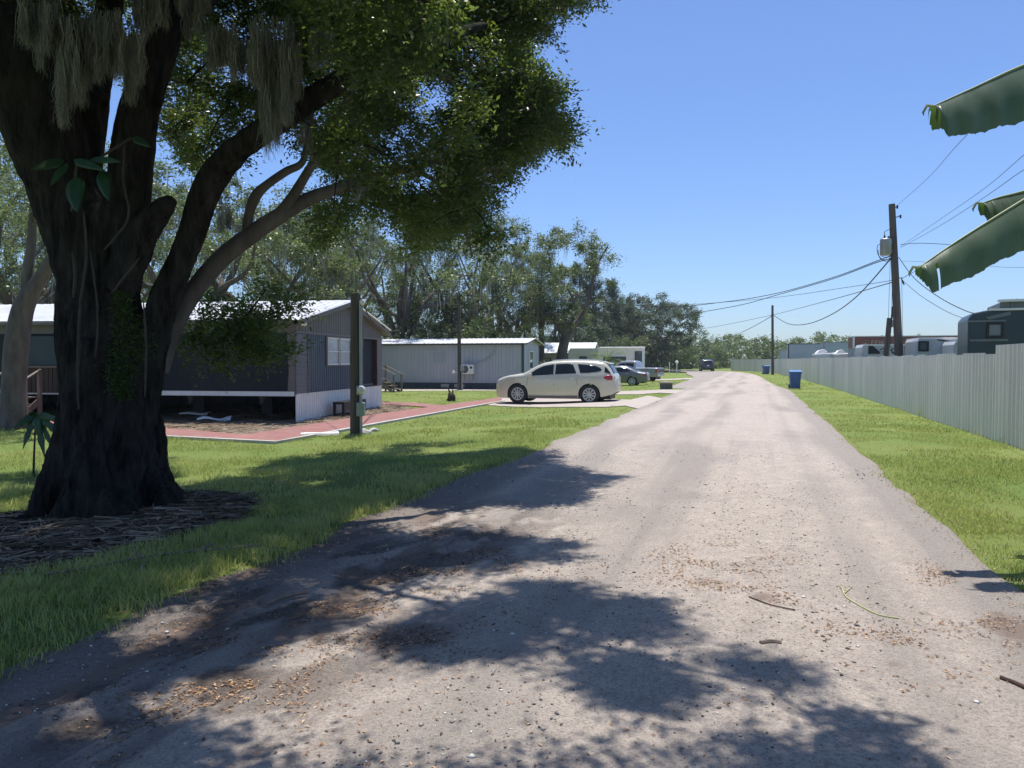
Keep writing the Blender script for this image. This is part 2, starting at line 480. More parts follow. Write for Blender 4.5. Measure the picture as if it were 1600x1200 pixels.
PATCH = [(1118, 880, .42, .55), (1112, 915, .25, .3), (1200, 943, .14, .16), (1360, 1010, .35, .22), (1560, 990, .3, .4), (1460, 905, .10, .35),
         (560, 960, .5, .5), (480, 990, .4, .3), (350, 1000, .4, .3), (420, 1070, .4, .25), (300, 1080, .35, .25), (620, 900, .6, .4), (250, 1160, .3, .3), (760, 870, .6, .6), (1400, 1045, .2, .2), (640, 1000, .4, .3)]
def road_fields(P):
    s = lat(P[:, 0], P[:, 1]); t = P[:, 0] * UX + P[:, 1] * UY
    P3 = np.column_stack([s, t, np.zeros(len(P))])
    dirt = np.zeros(len(P))
    for px, py, a, b in PATCH:
        g = G(px, py); gs = lat(g.x, g.y); gt = g.x * UX + g.y * UY
        dirt = np.maximum(dirt, np.exp(-(((s - gs) / a) ** 2 + ((t - gt) / b) ** 2)))
    dirt *= np.clip(2.6 * (fbm(P3 * [2.6, 1.1, 1], 5, 5) - .30), 0, 1.1)
    left = smooth((-0.9 - s) / 2.2) * smooth((9.5 - t) / 3)
    dirt = np.maximum(dirt, left * np.clip(2.4 * (fbm(P3 * [3.4, 0.7, 1], 6, 31) - .36), 0, .95))  # left-side dirt, spread wider to take blue out of the shaded road
    rut = np.exp(-((s + 2.6 + 0.25 * np.sin(t * .5)) / .35) ** 2) + np.exp(-((s + 1.1 + .2 * np.sin(t * .4 + 1)) / .35) ** 2) + .6 * np.exp(-((s - 0.7) / .3) ** 2)
    wear = 0.45 * np.clip(rut, 0, 1) + 0.75 * smooth((s - 0.9) / 0.7) + 0.35 * (fbm(P3 * [1.5, .25, 1], 4, 9) - .3)
    wear += .3 * np.clip(fbm(P3 * [1.1, .35, 1], 5, 101) - .45, 0, 1) * 3 + .35 * np.clip(fbm(P3 * [7, .12, 1], 5, 91) - .48, 0, 1) * 2 * smooth((s + 3.4) / .8) + .5 * np.clip(fbm(P3 * [1.2, 1.0, 1], 4, 95) - .5, 0, 1) * 2
    wear += 0.6 * smooth((-3.0 - s) / .8)
    rel = left * (np.abs(fbm(P3 * [4.5, .9, 1], 5, 77) - 0.5)) * -0.16 + left * (fbm(P3 * [7.0, 1.6, 1], 4, 78) - .5) * .04 + (fbm(P3 * [.6, .3, 1], 3, 4) - 0.5) * 0.03
    rel += left * (fbm(P3 * 9, 3, 21) - .5) * 0.02
    warp = fbm(P3 * [.8, .5, 1], 3, 51) * 2.4
    st_ = np.abs(fbm(np.column_stack([s * 3.2 + warp * 1.5, t * .75 + warp, s * 0]), 5, 53) - .5) * 2
    blot = fbm(P3 * [1.3, .8, 1], 4, 57)
    mud = left * np.clip(1.6 - st_ * 6.0, 0, 1) * np.clip((blot - .36) * 5, 0, 1)
    mud = np.maximum(mud, left * np.clip((fbm(P3 * [2.4, 1.6, 1], 5, 59) - .54) * 9, 0, 1))
    mud = np.maximum(mud, .6 * smooth((-2.75 - s) / .6) * (.6 + .6 * blot) * smooth((16 - t) / 6))  # dark asphalt along the left edge, also deepening the shade there
    rel += left * (st_ - .25) * .035 - mud * left * .012
    return dirt, wear, rel, mud
# two sheets of one mesh: fine close to the camera, coarser beyond
def resample(P, m):
    d = np.r_[0, np.cumsum(np.linalg.norm(np.diff(P, axis=0), axis=1))]; q = np.linspace(0, d[-1], m)
    return np.column_stack([np.interp(q, d, P[:, 0]), np.interp(q, d, P[:, 1])])
Ls = catmull(LEFT_E, 8); Rs = catmull(RIGHT_E, 8)
rows = []
tt = np.concatenate([np.arange(-14, 2.5, .5), np.arange(2.5, 13, 0.035), np.arange(13, 44, .4)])
NS = 150
sn = np.linspace(0, 1, NS)
def edge_off(t, seed): return (fbm(np.column_stack([t * .9, t * 0 + seed, t * 0]), 6, seed) - .5) * 0.34
eL = -3.85 + edge_off(tt, 3); eR = 1.8 + edge_off(tt, 8) * .6
Sg = eL[:, None] + (eR - eL)[:, None] * sn[None]; Tg = np.repeat(tt[:, None], NS, 1)
PX = Sg * UY + Tg * UX; PY = -Sg * UX + Tg * UY
far_l = resample(np.array([q for q in Ls if q[0] * UX + q[1] * UY > 43.8]), 60); far_r = resample(np.array([q for q in Rs if q[0] * UX + q[1] * UY > 43.8]), 60)
FX = far_l[:, None, 0] + (far_r - far_l)[:, None, 0] * sn[None]; FY = far_l[:, None, 1] + (far_r - far_l)[:, None, 1] * sn[None]
PX = np.vstack([PX, FX]); PY = np.vstack([PY, FY]); P2 = np.stack([PX.ravel(), PY.ravel()], 1)
dirt, wear, rel, mud = road_fields(P2)
edge = np.minimum(np.tile(sn, len(PX)), 1 - np.tile(sn, len(PX)))
zr = 0.022 + rel * 0.9 + 0.012 * np.minimum(edge * 8, 1); zr = np.where(edge < 0.004, -0.012, np.maximum(zr, 0.004))
V = np.column_stack([P2, zr + gz(P2[:, 0], P2[:, 1]) * 0.0])
nr = len(PX); I = (np.arange(nr - 1)[:, None] * NS + np.arange(NS - 1)[None]).ravel()
me = npmesh('road', V, np.stack([I, I + 1, I + 1 + NS, I + NS], 1))
for nm, arr in (('dirt', dirt), ('wear', wear), ('mud', mud)):
    a = me.attributes.new(nm, 'FLOAT', 'POINT'); a.data.foreach_set('value', arr.astype(np.float32))
road = struct(link('road', me, m_road, smooth=True))

# flat sheets on the lots
def sheet(name, poly, z, m, sub=0.5, th=0.0):
    xs_ = [p[0] for p in poly]; ys_ = [p[1] for p in poly]
    bm = bmesh.new(); vs = [bm.verts.new((x, y, 0)) for x, y in poly]; bm.faces.new(vs)
    bmesh.ops.triangulate(bm, faces=bm.faces[:])
    for k in range(3): bmesh.ops.subdivide_edges(bm, edges=[e for e in bm.edges if e.calc_length() > sub * 3], cuts=1, use_grid_fill=False); bmesh.ops.triangulate(bm, faces=bm.faces[:])
    for v in bm.verts: v.co.z = float(gz(v.co.x, v.co.y)) + z
    if th:
        ret = bmesh.ops.extrude_face_region(bm, geom=bm.faces[:])
        for e in ret['geom']:
            if isinstance(e, bmesh.types.BMVert): e.co.z -= th
    bmesh.ops.recalc_face_normals(bm, faces=bm.faces[:])
    me = bpy.data.meshes.new(name); bm.to_mesh(me); bm.free()
    if me.polygons and not th and me.polygons[0].normal.z < 0: me.flip_normals()
    return struct(link(name, me, m))
m_conc = mat('drive_concrete', (0.47, 0.405, 0.345), (0.39, 0.34, 0.29), 1.5, 0.85, b=0.3, bscale=90, spec=0.2)
m_red = mat('red_walk_paint', (0.34, 0.15, 0.13), (0.24, 0.12, 0.105), 2.0, 0.8, b=0.25, bscale=60, spec=0.25, dirt=0.5, dirtc=(0.34, 0.27, 0.22), dscale=3)
m_edge = mat('pale_edging', (0.55, 0.53, 0.48), (0.38, 0.36, 0.31), 4, 0.85, b=0.3)
m_mulch = mat('dry_mulch_soil', (0.30, 0.235, 0.17), (0.15, 0.115, 0.085), 5, 0.95, b=0.9, bscale=25, spec=0.1)

WALK = gp((-120, 654), (60, 657), (257, 671), (385, 682), (480, 666), (580, 650), (690, 635), (784, 622), (784, 628), (690, 645), (580, 665), (500, 680), (432, 693), (257, 684), (60, 667), (-120, 662))
BR = gp((560, 629), (640, 630), (690, 634.5), (676, 638), (620, 634), (560, 633))
MULCH = gp((60, 654), (257, 650), (300, 630), (470, 640), (600, 628), (650, 640), (580, 650), (480, 666), (385, 682), (257, 671), (60, 658))
D1 = gp((762, 634), (778, 622), (900, 623), (985, 625.5), (1013, 619)) + [at_s(-3.7, 32), at_s(-3.7, 25)] + gp((977, 635), (945, 637))
D2 = gp((900, 611), (1000, 611), (1035, 609.5)) + [at_s(-3.7, 42), at_s(-3.7, 37)] + gp((1030, 614.5), (1000, 617), (900, 617))
D3 = gp((960, 591.5), (1075, 590.8), (1088, 591), (1085, 593), (960, 594))
PADH = gp((596, 609), (790, 608.5), (790, 610.5), (596, 611.5))
sheet('mulch_bed_ground', MULCH, 0.012, m_mulch)
sheet('red_walkway', WALK, 0.05, m_red, th=0.08)
sheet('side_walkway', BR, 0.044, m_red, th=0.08)
sheet('driveway', D1, 0.03, m_conc, th=0.06)
sheet('driveway', D2, 0.03, m_conc, th=0.06)
sheet('driveway', D3, 0.03, m_conc, th=0.06)
sheet('walkway_slab', PADH, 0.02, m_conc, th=0.05)
# narrow pale edging along the walk's street side
ed = MB(); pl = [(x, y) for x, y in WALK[8:]]
rws = []
for i, (x, y) in enumerate(pl):
    a = Vector(pl[max(i - 1, 0)]); b = Vector(pl[min(i + 1, len(pl) - 1)]); d = (b - a).normalized(); nrm = Vector((-d.y, d.x))
    if nrm.y > 0: nrm = -nrm
    z = float(gz(x, y)); p0 = Vector((x, y)) + nrm * 0.003; p1 = p0 + nrm * 0.14
    rws.append([(p0.x, p0.y, z - .03), (p0.x, p0.y, z + .065), (p1.x, p1.y, z + .065), (p1.x, p1.y, z - .03)])
ed.grid(rws); struct(ed.build('walkway_edging', m_edge))

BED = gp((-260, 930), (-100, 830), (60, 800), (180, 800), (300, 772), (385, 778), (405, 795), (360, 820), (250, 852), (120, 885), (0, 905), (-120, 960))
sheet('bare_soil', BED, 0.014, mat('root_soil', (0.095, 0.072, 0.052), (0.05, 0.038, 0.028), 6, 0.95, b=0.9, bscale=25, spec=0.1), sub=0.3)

# ------------------------------------------------------------------ grass blades (nobody could count them)
m_grass = leafmat('grass_blades', (0.10, 0.18, 0.03), (0.50, 0.54, 0.17), trans=0.42, rough=0.5, spec=0.25, transc=(0.60, 0.64, 0.17), last=(0.55, 0.47, 0.27))
AVOID = [MULCH, WALK, BR, D1, D2, D3, PADH, BED]
H1 = (-6.4, 22.0); A9 = R(9)
def h1pt(a, b): return (H1[0] + a * math.cos(A9) + b * math.sin(A9), H1[1] - a * math.sin(A9) + b * math.cos(A9))
HOME1 = [h1pt(-18, -0.1), h1pt(0, -0.1), h1pt(0, 7.8), h1pt(-18, 7.8)]
H2 = (0.72, 46.8); A14 = R(15)
def h2pt(a, b): return (H2[0] + a * math.cos(A14) + b * math.sin(A14), H2[1] - a * math.sin(A14) + b * math.cos(A14))
HOME2 = [h2pt(-16, 0), h2pt(0, 0), h2pt(0, 4.4), h2pt(-16, 4.4)]
AVOID += [HOME1, HOME2]
def grass_points(n0, ymin, ymax, seed, power=1.0):
    r = np.random.default_rng(seed)
    y = ymin * (ymax / ymin) ** (r.uniform(0, 1, n0) ** power)
    a = r.uniform(-0.80, 0.80, n0); x = a * y
    s = lat(x, y); t = x * UX + y * UY
    eo = edge_off(t, 3); er = edge_off(t, 8) * .6
    jt = r.normal(0, .075, n0); on = (t < 44) & (s > -3.80 + eo + jt) & (s < 1.75 + er + jt)
    far = (t >= 44) & inpoly(x, y, ROAD)
    k = ~(on | far) & (s < 4.75)
    x, y = x[k], y[k]
    k = ~inany(x, y, AVOID); x, y = x[k], y[k]
    dn = fbm(np.column_stack([x * .9, y * .9, x * 0]), 4, 61); s = lat(x, y)
    near_edge = np.minimum(np.abs(s + 3.85), np.abs(s - 1.8))
    k = r.uniform(0, 1, len(x)) < np.clip((dn - 0.33) * 3.2, 0.04, 1) * np.clip(near_edge / 0.12, .45, 1)
    return x[k], y[k], dn[k]
parts = []
for (cnt, y0, y1, hh, ww, sd) in ((230000, 2.6, 9, .06, .006, 1), (260000, 7, 19, .06, .009, 2), (170000, 17, 52, .07, .02, 3), (60000, 48, 130, .09, .06, 4)):
    x, y, dn = grass_points(cnt, y0, y1, sd)
    r = np.random.default_rng(sd + 50); z = gz(x, y); s = lat(x, y)
    h = hh * r.uniform(0.45, 1.15, len(x)) * np.where(s < 0, 1.0, 0.7) * (0.6 + .8 * dn)
    tuft = fbm(np.column_stack([x * 3.1, y * 3.1, x * 0]), 3, 5); h *= 0.35 + 1.5 * tuft
    h *= np.where((s < 0) & (y < 12), 1.25, 0.9)
    V, F = blades(np.column_stack([x, y, z]), h, ww * r.uniform(.6, 1.3, len(x)), sd + 9, 0.9)
    yel = fbm(np.column_stack([x * .5, y * .5, x * 0]), 4, 71)
    tn = np.clip(-.12 + .8 * yel + .55 * tuft + r.normal(0, .17, len(x)), 0, .9); tn = np.where(r.uniform(0, 1, len(x)) < .07 + .25 * np.clip(yel - .5, 0, 1), 1.0, tn)
    parts.append((V, F, np.repeat(tn, 5)))
off = 0; VV = []; FF = []; TT = []
for V, F, t in parts: VV.append(V); FF.append(F + off); TT.append(t); off += len(V)
grass = tag(link('grass', npmesh('grass', np.vstack(VV), np.vstack(FF), np.concatenate(TT)), m_grass), 'short green lawn grass with yellowish patches', 'grass', kind='stuff')

# ------------------------------------------------------------------ litter: leaves, chips and shell grit
def scatter(name, P, size, aspect, m, seed, label, cat, flat=True, tint=None):
    r = np.random.default_rng(seed); N = len(P); a = r.uniform(0, 2 * PI, N)
    d = np.stack([np.cos(a), np.sin(a), r.normal(0, .14, N)], 1); sd = np.stack([-np.sin(a), np.cos(a), r.normal(0, .22, N)], 1)
    s = (size * r.uniform(.4, 1.3, N))[:, None]
    V = np.empty((N, 4, 3)); up = np.array([0, 0, 1.0]) * (s * .12)
    V[:, 0] = P - d * s * .5; V[:, 1] = P + sd * s * aspect * .5 + up; V[:, 2] = P + d * s * .5; V[:, 3] = P - sd * s * aspect * .5 + up
    me = npmesh(name, V.reshape(-1, 3), np.arange(4 * N).reshape(N, 4), np.repeat(r.uniform(0, 1, N) if tint is None else tint, 4))
    return tag(link(name, me, m), label, cat, kind='stuff')
m_litter, n, l, bs = nodes_of('dead_leaf')
at = n.new('ShaderNodeAttribute'); at.attribute_name = 'tint'
l.new(ramp(n, l, at.outputs['Fac'], [(0, (0.09, 0.05, 0.03)), (0.45, (0.26, 0.13, 0.065)), (0.8, (0.46, 0.28, 0.15)), (1, (0.62, 0.46, 0.30))]), bs.inputs['Base Color'])
bs.inputs['Roughness'].default_value = 0.8; bs.inputs['Specular IOR Level'].default_value = 0.2
r = np.random.default_rng(11); pts = []
for px, py, a, b in PATCH:
    g = G(px, py); gs = lat(g.x, g.y); gt = g.x * UX + g.y * UY; k = int(6500 * a * b + 150)
    s = gs + r.normal(0, a * .8, k); t = gt + r.normal(0, b * .8, k)
    keep = fbm(np.column_stack([s * 5, t * 4, s * 0]), 3, 12) + r.normal(0, .04, k) > 0.50
    pts.append(np.column_stack([s[keep], t[keep]]))
k = 3600; s = r.uniform(-3.8, 1.75, k); t = 2.6 + r.uniform(0, 1, k) ** 1.6 * 14
pts.append(np.column_stack([s, t])[fbm(np.column_stack([s * 1.5, t, s * 0]), 3, 5) > .5])
for e, wdt in ((-3.85, .13), (1.8, .10)):
    k = 2600; t = 2 + r.uniform(0, 1, k) ** 1.5 * 30; s = e + edge_off(t, 3 if e < 0 else 8) * (1 if e < 0 else .6) + r.normal(0, wdt, k)
    pts.append(np.column_stack([s, t]))
k = 5200; s = r.uniform(-10, -3.9, k); t = 3 + r.uniform(0, 1, k) ** 1.3 * 20
pts.append(np.column_stack([s, t])[fbm(np.column_stack([s * .8, t * .8, s * 0]), 3, 25) > .48])
st = np.vstack(pts); P2 = np.column_stack([st[:, 0] * UY + st[:, 1] * UX, -st[:, 0] * UX + st[:, 1] * UY])
_, _, rel, _ = road_fields(P2); s_ = st[:, 0]
z = np.where((s_ > -3.8) & (s_ < 1.75), np.maximum(0.034 + rel * .9, .008), gz(P2[:, 0], P2[:, 1]) + .012 + r.uniform(0, .045, len(P2)) * (s_ < -3.95)) + .003
scatter('leaf_litter', np.column_stack([P2, z]), 0.026, .3, m_litter, 4, 'dry brown oak leaves and bark chips strewn on the road', 'leaf litter')

m_grit, n, l, bs = nodes_of('shell_grit')
oi = n.new('ShaderNodeAttribute'); oi.attribute_name = 'tint'
l.new(ramp(n, l, oi.outputs['Fac'], [(0, (0.06, 0.055, 0.05)), (0.6, (0.2, 0.18, 0.16)), (0.8, (0.55, 0.52, 0.47)), (1, (0.75, 0.72, 0.66))]), bs.inputs['Base Color']); bs.inputs['Roughness'].default_value = .8
def pebbles(P, size, seed):
    r = np.random.default_rng(seed); N = len(P)
    base = np.array([(1, 0, 0), (-1, 0, 0), (0, 1, 0), (0, -1, 0), (0, 0, 1), (0, 0, -1)], float)
    T = np.array([(0, 2, 4), (2, 1, 4), (1, 3, 4), (3, 0, 4), (2, 0, 5), (1, 2, 5), (3, 1, 5), (0, 3, 5)])
    a = r.uniform(0, 2 * PI, N); ca, sa = np.cos(a), np.sin(a)
    sc_ = size * r.lognormal(0, .45, N)[:, None] * r.uniform(.6, 1.2, (N, 3)) * [1, .8, .6]
    L = base[None] * sc_[:, None] + r.normal(0, .12, (N, 6, 3)) * size
    V = np.empty((N, 6, 3)); V[:, :, 0] = L[:, :, 0] * ca[:, None] - L[:, :, 1] * sa[:, None]; V[:, :, 1] = L[:, :, 0] * sa[:, None] + L[:, :, 1] * ca[:, None]; V[:, :, 2] = L[:, :, 2]
    V += P[:, None]; F = (np.arange(N)[:, None, None] * 6 + T[None]).reshape(-1, 3)
    return V.reshape(-1, 3), F, np.repeat(r.uniform(0, 1, N), 6)
k = 9000; s = r.uniform(-3.9, 1.8, k); t = 2.5 + r.uniform(0, 1, k) ** 1.5 * 11
kp = fbm(np.column_stack([s * 1.6, t * .9, s * 0]), 3, 44) + .2 * np.exp(-((s + 3.7) / .3) ** 2) > .5
s, t = s[kp], t[kp]; P2 = np.column_stack([s * UY + t * UX, -s * UX + t * UY]); _, _, rel, _ = road_fields(P2)
V, F, tn = pebbles(np.column_stack([P2, np.maximum(.034 + rel * .9, .008) + .002]), .0065, 3)
tag(link('gravel', npmesh('gravel', V, F, tn), m_grit, smooth=False), 'loose shell grit and pebbles scattered on the road', 'gravel', kind='stuff')

# dead stalks heaped on the root soil and the mulch bed
m_straw, n, l, bs = nodes_of('dry_stalk')
at = n.new('ShaderNodeAttribute'); at.attribute_name = 'tint'
l.new(ramp(n, l, at.outputs['Fac'], [(0, (0.07, 0.05, 0.035)), (0.6, (0.21, 0.15, 0.095)), (1, (0.40, 0.32, 0.22))]), bs.inputs['Base Color']); bs.inputs['Roughness'].default_value = .85
def straw(name, poly, cnt, ln, seed, label):
    r = np.random.default_rng(seed); xs_ = [p[0] for p in poly]; ys_ = [p[1] for p in poly]
    x = r.uniform(min(xs_), max(xs_), cnt * 3); y = r.uniform(min(ys_), max(ys_), cnt * 3)
    k = inpoly(x, y, poly); x, y = x[k][:cnt], y[k][:cnt]; N = len(x)
    a = r.normal(0.35, .9, N); L = ln * r.uniform(.3, 1.3, N); z = gz(x, y) + .02 + r.uniform(0, .05, N)
    d = np.stack([np.cos(a), np.sin(a), r.normal(0, .07, N)], 1) * (L / 2)[:, None]
    sd = np.stack([-np.sin(a), np.cos(a), r.normal(0, .6, N)], 1) * (0.004 + .004 * r.uniform(0, 1, N))[:, None]
    P = np.column_stack([x, y, z]); bend = np.stack([-np.sin(a), np.cos(a), np.zeros(N)], 1) * (L * r.normal(0, .08, N))[:, None]
    V = np.empty((N, 6, 3)); V[:, 0] = P - d - sd; V[:, 1] = P - d + sd; V[:, 2] = P + bend - sd; V[:, 3] = P + bend + sd; V[:, 4] = P + d - sd; V[:, 5] = P + d + sd
    o = np.arange(N)[:, None] * 6; F = np.concatenate([o + [0, 1, 3, 2], o + [2, 3, 5, 4]], 0)
    tag(link(name, npmesh(name, V.reshape(-1, 3), F, np.repeat(r.uniform(0, 1, N), 6)), m_straw), label, 'dead stalks', kind='stuff')
straw('dead_stalks', BED, 5200, .32, 21, 'dead brown stalks and roots heaped round the big tree')
straw('mulch_litter', MULCH, 4200, .38, 22, 'dry sticks and straw littering the bed beside the dark home')
# ------------------------------------------------------------------ the great tree on the left
m_bark, n, l, bs = nodes_of('dark_furrowed_bark')
fl = tex(n, l, 9, 8, 0.7, stretch=(1, 1, 0.22)); fg = tex(n, l, 1.2, 5, .6); ff = tex(n, l, 60, 4, .7, stretch=(1, 1, .4))
c = mix(n, l, ramp(n, l, fl, [(0.35, 0), (0.65, 1)]), (0.008, 0.007, 0.007), (0.06, 0.052, 0.047))
c = mix(n, l, ramp(n, l, fg, [(0.5, 0), (0.75, .6)]), c, (0.03, 0.035, 0.02))
l.new(c, bs.inputs['Base Color']); bs.inputs['Roughness'].default_value = .95; bs.inputs['Specular IOR Level'].default_value = .15
pb = bump(n, l, bs, fl, 1.0, .06); bump(n, l, bs, ff, .6, .015, pb)
m_pale = mat('pale_smooth_bark', (0.19, 0.16, 0.14), (0.09, 0.075, 0.065), 5, .9, b=.8, bscale=22, stretch=(1, 1, .35), spec=.15)
m_leaf = leafmat('oak_leaves', (0.010, 0.024, 0.010), (0.075, 0.125, 0.04), trans=.36, rough=.35, spec=.45, transc=(0.38, 0.50, 0.06))
m_moss = leafmat('grey_moss', (0.19, 0.19, 0.17), (0.42, 0.42, 0.38), trans=.35, rough=.9, spec=.05, transc=(0.2, 0.18, 0.13))

TB = G(170, 800); TY = TB.y
def tp(px, py, dy=0.0): return W(px, py, TY + dy)
tree = thing('oak_tree', 'huge dark fluted oak with hanging moss on the left beside the road', 'tree', (TB.x, TB.y, TB.z))
O = Vector((TB.x, TB.y, TB.z))
def loc(p): return Vector(p) - O
def stem(mb, pts, k=6, n=14):
    Q = catmull([(*loc(tp(a, b, d)), r_) for a, b, d, r_ in pts], k)
    mb.tube([q[:3] for q in Q], [q[3] for q in Q], n); return Q
mb = MB(); NODES = []
core = stem(mb, [(172, 835, .1, .62), (172, 760, .1, .48), (172, 680, .1, .45), (168, 600, .1, .46), (160, 500, .1, .44), (153, 420, .1, .42), (148, 350, .1, .38), (142, 300, .1, .26)], n=24)
# buttress flutes down to the soil
for a, r0, r1, top in ((-2.9, .74, .16, 560), (-2.45, .74, .17, 430), (-1.95, .72, .17, 500), (-1.55, .72, .17, 520), (-1.1, .76, .16, 560), (-.65, .78, .17, 600), (-.1, .92, .16, 640), (.7, .8, .2, 560), (1.6, .8, .2, 500), (2.4, .8, .2, 480)):
    P = []
    for j in range(9):
        t = j / 8; z = -0.12 + t * ((800 - top) / FPX * TY)
        rr = .40 + (r0 - .40) * (1 - t) ** 4.5; q = a + .18 * math.sin(t * 5 + a * 3)
        P.append((math.cos(q) * rr - .02, math.sin(q) * rr + .1, z + .05, r1 * (1 - .2 * t) * (1 + .12 * math.sin(t * 9 + a * 5))))
    Q = catmull(P, 5); mb.tube([q[:3] for q in Q], [q[3] for q in Q], 12)
# surface roots
for a, L in ((-2.7, .7), (-1.2, .8), (-.3, .9), (.4, .7), (-2.1, .7)):
    P = [(math.cos(a + .15 * j) * (.6 + L * j / 4), math.sin(a + .15 * j) * (.6 + L * j / 4) + .1, .06 - .035 * j, .10 * (1 - j / 4.6)) for j in range(5)]
    Q = catmull(P, 4); mb.tube([q[:3] for q in Q], [q[3] for q in Q], 10)
S = [stem(mb, [(140, 470, .05, .30), (122, 390, 0, .33), (98, 300, -.05, .36), (70, 210, -.1, .42), (45, 110, -.2, .42), (15, -10, -.3, .38), (-30, -180, -.4, .32), (-60, -380, -.5, .26)], n=18),
     stem(mb, [(172, 480, .1, .30), (188, 390, .1, .28), (200, 310, .1, .25), (208, 235, .1, .24), (222, 160, .15, .22), (245, 90, .2, .20), (268, 20, .2, .18), (285, -80, .1, .17), (300, -240, -.2, .14), (330, -420, -.6, .1)], n=16),
     stem(mb, [(118, 330, .2, .25), (130, 250, .35, .22), (146, 160, .5, .18), (165, 60, .6, .16), (180, -80, .6, .14), (200, -280, .7, .1)], n=14),
     stem(mb, [(185, 455, -.1, .20), (206, 400, -.15, .20), (232, 352, -.2, .17), (258, 322, -.22, .12), (270, 308, -.22, .07)], n=12),
     stem(mb, [(212, 660, .1, .23), (226, 590, .1, .22), (240, 530, .1, .18), (252, 480, .1, .17), (272, 430, .1, .165), (300, 368, .05, .16), (324, 292, 0, .165), (367, 238, -.1, .155), (430, 192, -.2, .14), (510, 140, -.2, .13), (590, 92, 0, .11), (680, 60, .4, .085), (760, 40, 1.0, .06)], n=14)]
# limbs that reach over the road above the picture
for pts in ([(285, -80, .1, .13), (420, -200, -.6, .09), (640, -330, -1.6, .065), (900, -420, -2.8, .045), (1150, -520, -3.6, .025)],
            [(60, -20, -.2, .2), (150, -260, -1.4, .16), (330, -600, -2.8, .12), (560, -1100, -4.0, .08), (800, -1500, -4.6, .05)],
            [(268, 20, .2, .16), (400, -40, .8, .13), (560, -60, 1.8, .11), (720, -50, 3.0, .085), (860, -20, 4.2, .05)],
            [(150, 160, .35, .15), (100, 0, 1.5, .13), (60, -100, 3, .1), (20, -150, 5, .06)],
            [(-30, -180, -.4, .2), (-250, -300, -.8, .14), (-500, -350, -1.4, .08)]):
    S.append(stem(mb, pts, n=10))
me = bpy.data.meshes.new('trunk'); me.from_pydata(mb.v, [], mb.f)
tmp = bpy.data.objects.new('trunk', me); C.objects.link(tmp)
md = tmp.modifiers.new('remesh', 'REMESH'); md.mode = 'VOXEL'; md.voxel_size = 0.024; md.use_smooth_shade = True
md2 = tmp.modifiers.new('smooth', 'SMOOTH'); md2.factor = .5; md2.iterations = 2
dg = bpy.context.evaluated_depsgraph_get(); me2 = bpy.data.meshes.new_from_object(tmp.evaluated_get(dg))
bpy.data.objects.remove(tmp)
co = np.empty(len(me2.vertices) * 3, np.float32); me2.vertices.foreach_get('co', co); co = co.reshape(-1, 3)
no = np.empty(len(me2.vertices) * 3, np.float32); me2.vertices.foreach_get('normal', no); no = no.reshape(-1, 3)
fur = fbm(co * [7, 7, 1.3], 4, 3) - .5; lump = fbm(co * [2.2, 2.2, 1.6], 3, 13) - .5
low = np.clip(1.4 - co[:, 2] * .25, .35, 1)
ridge = -np.abs(fbm(co * [11, 11, 1.6], 3, 8) - .5)
co = co + no * (fur * .085 + lump * .05 + ridge * .17 + (fbm(co * [26, 26, 7], 3, 5) - .5) * .035)[:, None] * low[:, None]
me2.vertices.foreach_set('co', co.ravel()); me2.update()
trunk = link('trunk', me2, m_bark, tree, smooth=True); trunk.name = 'trunk'
# paler limb behind, leaning right
mbp = MB()
P1 = stem(mbp, [(246, 580, .35, 0.129), (268, 515, .45, 0.120), (299, 460, .55, 0.116), (345, 405, .6, 0.112), (395, 365, .7, 0.107), (436, 338, .8, 0.099), (480, 312, 1.0, 0.086), (520, 297, 1.2, 0.077), (560, 285, 1.5, 0.069), (615, 268, 1.9, 0.060), (690, 250, 2.6, 0.043), (770, 215, 3.4, 0.030)], n=12)
P2_ = stem(mbp, [(428, 344, .8, 0.069), (455, 310, .8, 0.065), (480, 270, .8, 0.056), (498, 240, .9, 0.052), (520, 190, 1.0, 0.043), (560, 130, 1.2, 0.034)], n=10)
P3_ = stem(mbp, [(385, 368, .7, 0.060), (389, 335, .65, 0.058), (400, 306, .6, 0.065), (418, 288, .6, 0.052), (447, 268, .6, 0.050), (472, 254, .7, 0.043), (480, 220, .8, 0.039), (488, 170, .9, 0.034)], n=10)
P4_ = stem(mbp, [(640, 262, 2.1, 0.043), (690, 290, 2.6, 0.034), (722, 340, 2.9, 0.026), (738, 400, 3.1, 0.015)], n=8)
P5_ = stem(mbp, [(560, 130, 1.2, 0.043), (640, 110, 1.6, 0.043), (700, 125, 2.4, 0.039), (760, 170, 3.2, 0.030), (830, 190, 3.9, 0.019)], n=8)
mbp.build('pale_limb', m_pale, tree, smooth=True)['label'] = 'paler smooth limb arching right'
SK = [q[:3] for s_ in S for q in s_[::2]] + [q[:3] for s_ in (P1, P2_, P3_, P4_, P5_) for q in s_[::2]]

